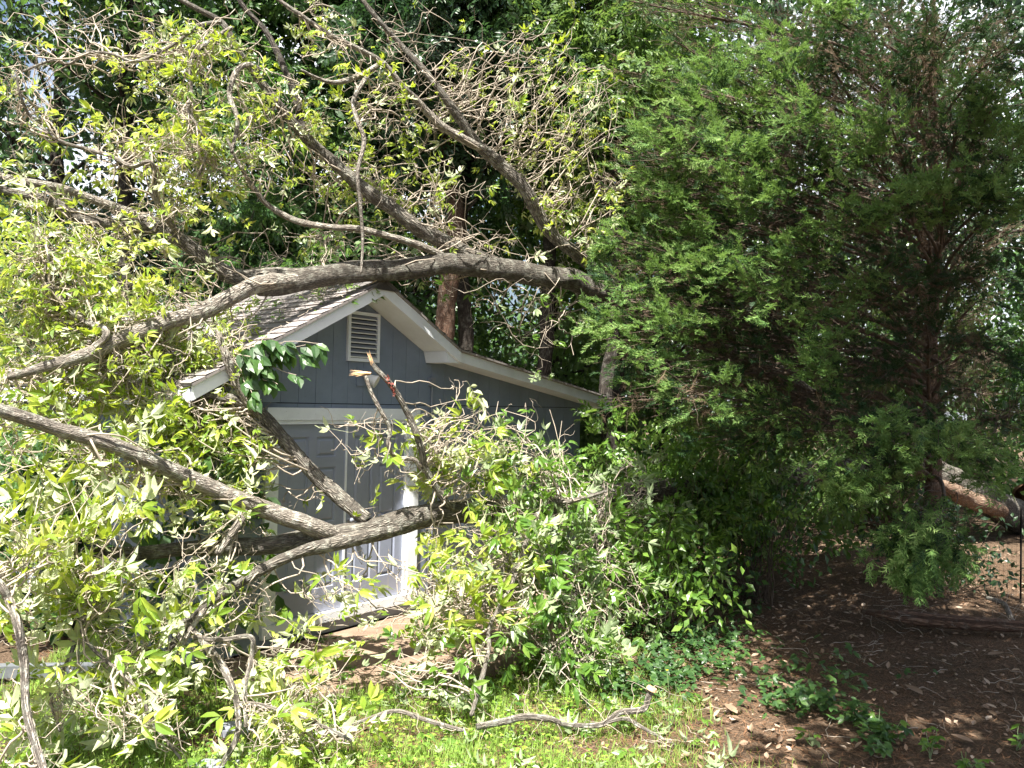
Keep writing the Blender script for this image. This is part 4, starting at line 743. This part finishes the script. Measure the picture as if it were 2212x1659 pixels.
gx, gy = gx[keep], gy[keep]; n = len(gx); base = np.stack([gx, gy, gz(gx, gy)-.01], 1); hgt = rng.uniform(.03, .10, n)*np.clip(1+1.1*vn(gx, gy, 2.1, 4)+(rng.random(n) < .03)*1.0, .3, 2.6); ang = rng.uniform(0, 2*np.pi, n); ld = np.stack([np.cos(ang), np.sin(ang), np.zeros(n)], 1); wd = np.stack([-np.sin(ang), np.cos(ang), np.zeros(n)], 1)*rng.uniform(.0012, .0028, (n, 1)); ln = rng.uniform(.2, 1.1, (n, 1))*hgt[:, None]
Z = np.array([0, 0, 1.])
v = np.stack([base-wd, base+wd, base+ld*ln*.3+Z*hgt[:, None]*.6+wd*.8, base+ld*ln*.3+Z*hgt[:, None]*.6-wd*.8, base+ld*ln+Z*hgt[:, None]], 1)
i = (np.arange(n)*5)[:, None, None]; tf = np.array([(0, 1, 2), (0, 2, 3), (3, 2, 4)])
tag(MB().add(v.reshape(-1, 3), f3=(tf[None]+i).reshape(-1, 3)).build('grass', M['grass']), 'bright green grass in the sunny foreground', 'grass', kind='stuff')
CLOV = [template([leaflet(a, .017, .016, 0, 0, .1, .1, 2) for a in (0, 2.09, 4.19)])]
n = 9000; gx = rng.uniform(-4, 2.8, n); gy = rng.uniform(4.5, 8, n); keep = (grassy(gx, gy)+vn(gx, gy, 1.6, 20)*1.5 > .7) & ~inslab(gx, gy); gx, gy = gx[keep], gy[keep]; n = len(gx)
mb = MB(); scatter(mb, CLOV, np.stack([gx, gy, gz(gx, gy)+rng.uniform(.015, .09, n)], 1), nrm(np.stack([rng.normal(size=n), rng.normal(size=n), np.zeros(n)], 1)), nrm(np.array([0, -.3, 1])+rng.normal(size=(n, 3))*.35), rng.uniform(.6, 1.2, n))
tag(mb.build('clover', M['grass']), 'low clover leaves mixed through the grass', 'clover', kind='stuff')
# needles and dead leaves
n = 60000; gx = rng.uniform(-4.5, 8, n); gy = 4.3+rng.random(n)**1.3*9; keep = ~inshed(gx, gy) & (~inslab(gx, gy) | (rng.random(n) < .05)); gx, gy = gx[keep], gy[keep]; n = len(gx); ang = rng.uniform(0, 2*np.pi, n); Ln = rng.uniform(.05, .11, n)
p0 = np.stack([gx, gy, np.where(inslab(gx, gy), .024, gz(gx, gy)+rng.uniform(.004, .03, n))], 1); dd = np.stack([np.cos(ang), np.sin(ang), rng.normal(size=n)*.13], 1)*Ln[:, None]; ww = np.stack([-np.sin(ang), np.cos(ang), np.zeros(n)], 1)*rng.uniform(.0012, .0024, (n, 1))
v = np.stack([p0-ww, p0+ww, p0+dd+ww*.6, p0+dd-ww*.6], 1)
tag(MB().add(v.reshape(-1, 3), f4=np.arange(n*4).reshape(-1, 4)).build('pine_needles', M['needle']), 'reddish brown pine needle litter covering the shaded ground', 'pine needles', kind='stuff')
CURL = [template([leaflet(0, .10, .05, 0, -.05, -.25, .5, 2)]), template([leaflet(0, .075, .045, 0, -.04, .3, -.4, 2)])]
n = 15000; gx = rng.uniform(-4.5, 9, n); gy = 4.3+rng.random(n)**1.2*13; keep = ~inshed(gx, gy) & ~(inslab(gx, gy) & (rng.random(n) > .12)) & ((grassy(gx, gy) < .9) | (rng.random(n) < .12)); gx, gy = gx[keep], gy[keep]; n = len(gx)
mb = MB(); scatter(mb, CURL, np.stack([gx, gy, gz(gx, gy)+rng.uniform(.015, .035, n)+np.where(inslab(gx, gy), .05, 0)], 1), nrm(np.stack([rng.normal(size=n), rng.normal(size=n), rng.normal(size=n)*.15], 1)), nrm(np.array([0, 0, 1])+rng.normal(size=(n, 3))*.3), rng.uniform(.2, .95, n)**1.3)
tag(mb.build('leaf_litter', M['litterleaf']), 'dry tan leaves scattered over the brown litter', 'leaf litter', kind='stuff')
# leaves and twigs broken off the fallen tree: on the grass, the slab and the roof
n = 520; gx = rng.uniform(-3.5, 1.6, n); gy = rng.uniform(4.7, 8.2, n); k_ = ~inshed(gx, gy); gx, gy = gx[k_], gy[k_]; n = len(gx); mb = MB()
scatter(mb, HICK, np.stack([gx, gy, np.where(inslab(gx, gy), .035, gz(gx, gy)+.05)], 1), nrm(rng.normal(size=(n, 3))*[1, 1, .12]), nrm(np.array([0, 0, 1])+rng.normal(size=(n, 3))*.25)*np.where(rng.random((n, 1)) < .4, -1, 1), rng.uniform(.35, .9, n))
n = 230; lx = rng.uniform(-1.8, .1, n); ly = rng.uniform(-.3, 4.5, n); pr_ = np.array([SW(a, b, 3.59-(.17-a)*.545+.10) for a, b in zip(lx, ly)]); scatter(mb, HICK, pr_, nrm(rng.normal(size=(n, 3))*[1, 1, .3]), nrm(np.array([-.3, -.35, .9])+rng.normal(size=(n, 3))*.2), rng.uniform(.35, .8, n))
tag(mb.build('shed_leaves', M['hickg']), 'torn green leaves strewn over the grass, slab and shed roof', 'fallen leaves', kind='stuff')
n = 700; gx = rng.uniform(-4, 7, n); gy = rng.uniform(4.6, 11, n); k_ = ~inshed(gx, gy); gx, gy = gx[k_], gy[k_]; n = len(gx); a_ = np.stack([gx, gy, np.where(inslab(gx, gy), .03, gz(gx, gy)+.015)], 1); e_ = a_+nrm(rng.normal(size=(n, 3))*[1, 1, .06])*rng.uniform(.06, .4, (n, 1)); mb = MB(); tubes(mb, crooked(a_, e_, 6, .12), np.linspace(1, .5, 6)[None]*rng.uniform(.0015, .004, (n, 1)), 4)
lx = rng.uniform(-1.8, .1, 60); ly = rng.uniform(-.3, 4, 60); a_ = np.array([SW(a, b, 3.59-(.17-a)*.545+.095) for a, b in zip(lx, ly)]); e_ = np.array([SW(a+q, b+w2, 3.59-(.17-a-q)*.545+.10) for a, b, q, w2 in zip(lx, ly, rng.uniform(-.3, .05, 60), rng.uniform(-.3, .3, 60))]); tubes(mb, crooked(a_, e_, 6, .08), np.full((60, 6), .003), 4)
tag(mb.build('fallen_twigs', M['twig']), 'broken twigs strewn over the litter, grass and roof', 'fallen twigs', kind='stuff')
# individual large dry leaves
for k, (vx, vy, s_) in enumerate([(1290*1.31, 1481, 1.9), (1975, 1480, 1.5), (2150, 1395, 1.4), (2080, 1590, 1.2), (1830, 1330, 1.4), (1580, 1530, 1.3)]):
    Y = 2.42*FV/(vy-880+.0209*(1106-vx)*0); q = P(vx, vy, Y); q[2] = float(gz(q[0], q[1]))+.035; mb = MB(); tv, tf = leaflet(0, .13, .06, 0, -.06, -.12, .35, 4)
    a = random.random()*6; c_, s2 = math.cos(a), math.sin(a); vv = np.stack([tv[:, 0]*c_-tv[:, 1]*s2, tv[:, 0]*s2+tv[:, 1]*c_, tv[:, 2]], 1)*s_; mb.add(vv, f3=tf)
    o = mb.build('dead_leaf', M['litterleaf'], smooth=True); o.location = q
    tag(o, ['large orange brown leaf lying alone on the shaded litter', 'curled tan leaf near the dark log', 'pale dry leaf near the right edge of the litter', 'dry leaf low in the right corner', 'dry leaf under the hanging cedar bough', 'dry leaf beside the green vine patch'][k], 'leaf', 'large dry leaves on the litter')
# vine patches
VINE = [template([leaflet(a, .06, .034, 0, 0, .15, .2, 2) for a in (-.9, 0, .9)]+[leaflet(3.1, .04, .004, 0, 0, .5, 0, 1)])]
n = 1100; pr = [(1500,1400,110,60),(1560,1350,80,50),(1430,1440,90,50),(1450,1360,110,60),(1700,1490,90,30),(1760,1500,60,25),(1900,1575,50,35),(1850,1530,50,20),(1350,1470,80,50),(1620,1290,60,30)]
px = []
for q in range(n):
    a, b, c_, d_ = random.choice(pr[:4]+pr+[(1650,1420,160,70),(1800,1450,140,60)]); vx, vy = a+random.gauss(0, .5)*c_, b+random.gauss(0, .5)*d_; Y = 2.35*FV/(vy-875); w_ = P(vx, vy, Y); px.append((w_[0], w_[1], gz(w_[0], w_[1])+random.uniform(.05, .16)))
mb = MB(); px = np.array(px); scatter(mb, VINE, px*1., nrm(rng.normal(size=(n, 3))*[1, 1, .2]), nrm(np.array([0, -.35, 1])+rng.normal(size=(n, 3))*.3), rng.uniform(.6, 1.2, n))
tag(mb.build('ground_vines', M['broad']), 'dark green vines creeping at the edge of the litter', 'vines', kind='stuff')
def seedling(vx, vy, label, nlv=9, h=.22, lm='hickg'):
    Y = 2.42*FV/(vy-880); q = P(vx, vy, Y); q[2] = float(gz(q[0], q[1])); r_ = empty('seedling', tuple(q), 0, label, 'seedling', 'seedlings sprouting in the litter'); e = np.stack([rng.normal(size=4)*.06, rng.normal(size=4)*.06, rng.uniform(.5, 1, 4)*h], 1); mb = MB(); p_ = crooked(np.zeros((4, 3)), e, 6, .08); tubes(mb, p_, np.full((4, 6), .0025), 4); mb.build('stem', M['hickg'], r_)
    mb = MB(); ps = p_[rng.integers(0, 4, nlv), rng.integers(2, 6, nlv)]; scatter(mb, VINE, ps, nrm(rng.normal(size=(nlv, 3))*[1, 1, .3]), nrm(np.array([0, -.3, 1])+rng.normal(size=(nlv, 3))*.2), rng.uniform(.7, 1.2, nlv)); mb.build('leaves', M[lm], r_)
seedling(2010, 1625, 'bright green seedling at the bottom right edge of the picture', 11); seedling(2090, 1650, 'small dark seedling nearest the bottom right corner', 8, .16); seedling(1755, 1600, 'short broad leaved seedling on the needle litter', 7, .14); seedling(1905, 1590, 'leafy bluish green seedling in the middle of the litter', 16, .25); seedling(2195, 1600, 'half hidden seedling at the far right edge', 6, .2)
# flowering weed
q = P(1445, 1560, 6.1); q[2] = float(gz(q[0], q[1])); wd_ = empty('flowering_weed', tuple(q), 0, 'thin upright weed with one tiny yellow flower at the grass edge', 'weed'); mb = MB(); e = np.array([[-.02, 0, .46], [.05, .02, .36], [-.05, .02, .28], [.06, 0, .2]]); p_ = crooked(np.zeros((4, 3)), e, 7, .05); tubes(mb, p_, np.full((4, 7), .0022), 4); mb.build('stem', M['hickg'], wd_)
mb = MB(); scatter(mb, SMALL, p_[rng.integers(0, 4, 14), rng.integers(1, 6, 14)], rvec(14), np.tile([0, 0, 1.], (14, 1)), .4); mb.build('leaves', M['hickg'], wd_)
mb = MB(); tv, tf = template([leaflet(a, .012, .008, 0, 0, -.2, .1, 1) for a in np.arange(6)*1.047]); mb.add(tv+e[0], f3=tf); mb.build('flower', simple('yellow_petal', (.8,.62,.02), .5), wd_)
# loose branches on the ground
def groundbranch(name, label, rows, cat='branch', m_='barkpale', cut=False):
    pth = path(*rows); b = pth[0, :3].copy(); pth[:, :3] -= b; o, c = bigtube(name, pth, M[m_], None, 60+len(rows), .08); o.location = b; tag(o, label, cat, 'loose branches on the ground')
    if cut:
        e = pth[-1]; mb = MB(); d = nrm(e[:3]-pth[-2, :3]); tubes(mb, np.array([[e[:3]-d*.01, e[:3]+d*.012]]), np.array([[e[3]*1.7, e[3]*1.5]]), 12); q = MB(); s_ = nrm(np.cross(d, [0, 1, 0])); t_ = np.cross(d, s_); ee = e[:3]+d*.0125; th = np.arange(12)/12*2*np.pi
        mb.add([ee]+[ee+e[3]*1.5*(s_*math.cos(a)+t_*math.sin(a)) for a in th], f3=[(0, 1+i, 1+(i+1) % 12) for i in range(12)]); mb.build('cut_end', M['wood'], o)
    st = c[rng.integers(0, len(c), 14), :3]; mb = MB(); t2 = crooked(st, st+nrm(rvec(14)+[0, 0, .3])*rng.uniform(.1, .4, (14, 1)), 7, .2); tubes(mb, t2, np.linspace(1, .4, 7)[None]*np.full((14, 1), .003), 4); mb.build('twigs', M['twig'], o, smooth=True)
groundbranch('branch', 'pale bent branch with a knobbed cut end on the grass', [(1200,1562,6.02,4),(1254,1567,6.0,5.5),(1302,1564,6.0,6),(1339,1540,6.05,6.5),(1390,1533,6.1,7),(1400,1508,6.1,7),(1408,1488,6.1,7)], cut=True)
groundbranch('branch', 'long grey branch lying across the foreground grass', [(690,1590,5.75,3),(728,1577,5.8,3.5),(793,1554,5.85,4),(855,1536,5.9,4.5),(913,1554,5.85,5),(960,1568,5.8,5),(1000,1578,5.75,4)])
groundbranch('branch', 'short pale lichen covered branch half sunk in the grass', [(1030,1570,5.85,7),(1090,1558,5.9,7.5),(1134,1548,5.95,7.5),(1186,1552,5.95,7),(1210,1560,5.95,5)])
groundbranch('branch', 'thin pine twig on the grass edge running to the right', [(1310,1562,6.0,4),(1350,1552,6.0,4),(1385,1570,5.95,4),(1425,1592,5.85,3),(1460,1610,5.75,2)])
groundbranch('log', 'dark weathered log lying in deep shade on the litter', [(1860,1320,9.3,4),(1930,1332,9.1,13),(2000,1340,9.0,15),(2080,1346,8.9,15),(2160,1352,8.85,14),(2230,1358,8.8,12)], 'log', 'barkred')
groundbranch('branch', 'twisted dead stick near the log at the right', [(2130,1290,9.6,4),(2170,1305,9.5,5),(2190,1345,9.2,5),(2230,1380,8.9,4)])
# small stones / broken slate near the shed corner
for k, (vx, vy, Y, s_) in enumerate([(505, 1548, 5.9, 1.), (470, 1635, 5.3, .9)]):
    q = P(vx, vy, Y); q[2] = float(gz(q[0], q[1]))+.02; a = np.sort(rng.uniform(0, 6.28, 9)); rr = rng.uniform(.08, .14, 9)*s_; top = [(r_*math.cos(t)*1.5, r_*math.sin(t), .03) for r_, t in zip(rr, a)]; bot = [(x_*1.05, y_*1.05, -.04) for x_, y_, _ in top]
    o = MB().add(top+bot, f3=[(0, i, i+1) for i in range(1, 8)], f4=[(i+9, (i+1) % 9+9, (i+1) % 9, i) for i in range(9)]).build('flat_stone', simple('slate', (.2, .21, .25), .7, .3, 14, .3, .004)); o.location = q
    tag(o, ['flat grey slate stone at the edge of the grass left of the slab', 'greyish flat stone nearest the bottom under the left branches'][k], 'stone', 'flat stones')
# wooden edging at far left
mb = MB(); box(mb, -.9, .9, -.045, .045, 0, .10); o = mb.build('edging_board', simple('weathered_board', (.11,.12,.13), .8, .2, 6, .25, .003)); q = P(20, 1480, 6.8); o.location = (q[0]-.2, q[1], .0); o.rotation_euler.z = R(6); tag(o, 'weathered grey board lying low at the far left edge', 'board')
# wire fence at the right edge
fe = empty('wire_fence', tuple(P(2205, 1250, 10.2)*[1, 1, 0]), R(8), 'thin dark wire mesh fence with a slim post at the right edge', 'fence')
mb = MB(); box(mb, -.008, .008, -.008, .008, 0, 1.2); mb.build('post', M['black'], fe)
mb = MB(); xs = np.arange(-1.6, 3.0, .06); zs = np.arange(.05, 1.2, .06); tubes(mb, np.array([[(x_, .03, .02), (x_, .03, 1.2)] for x_ in xs]), np.full((len(xs), 2), .0012), 3); tubes(mb, np.array([[(-1.6, .03, z_), (3.0, .03, z_)] for z_ in zs]), np.full((len(zs), 2), .0012), 3); mb.build('wire_mesh', M['black'], fe)
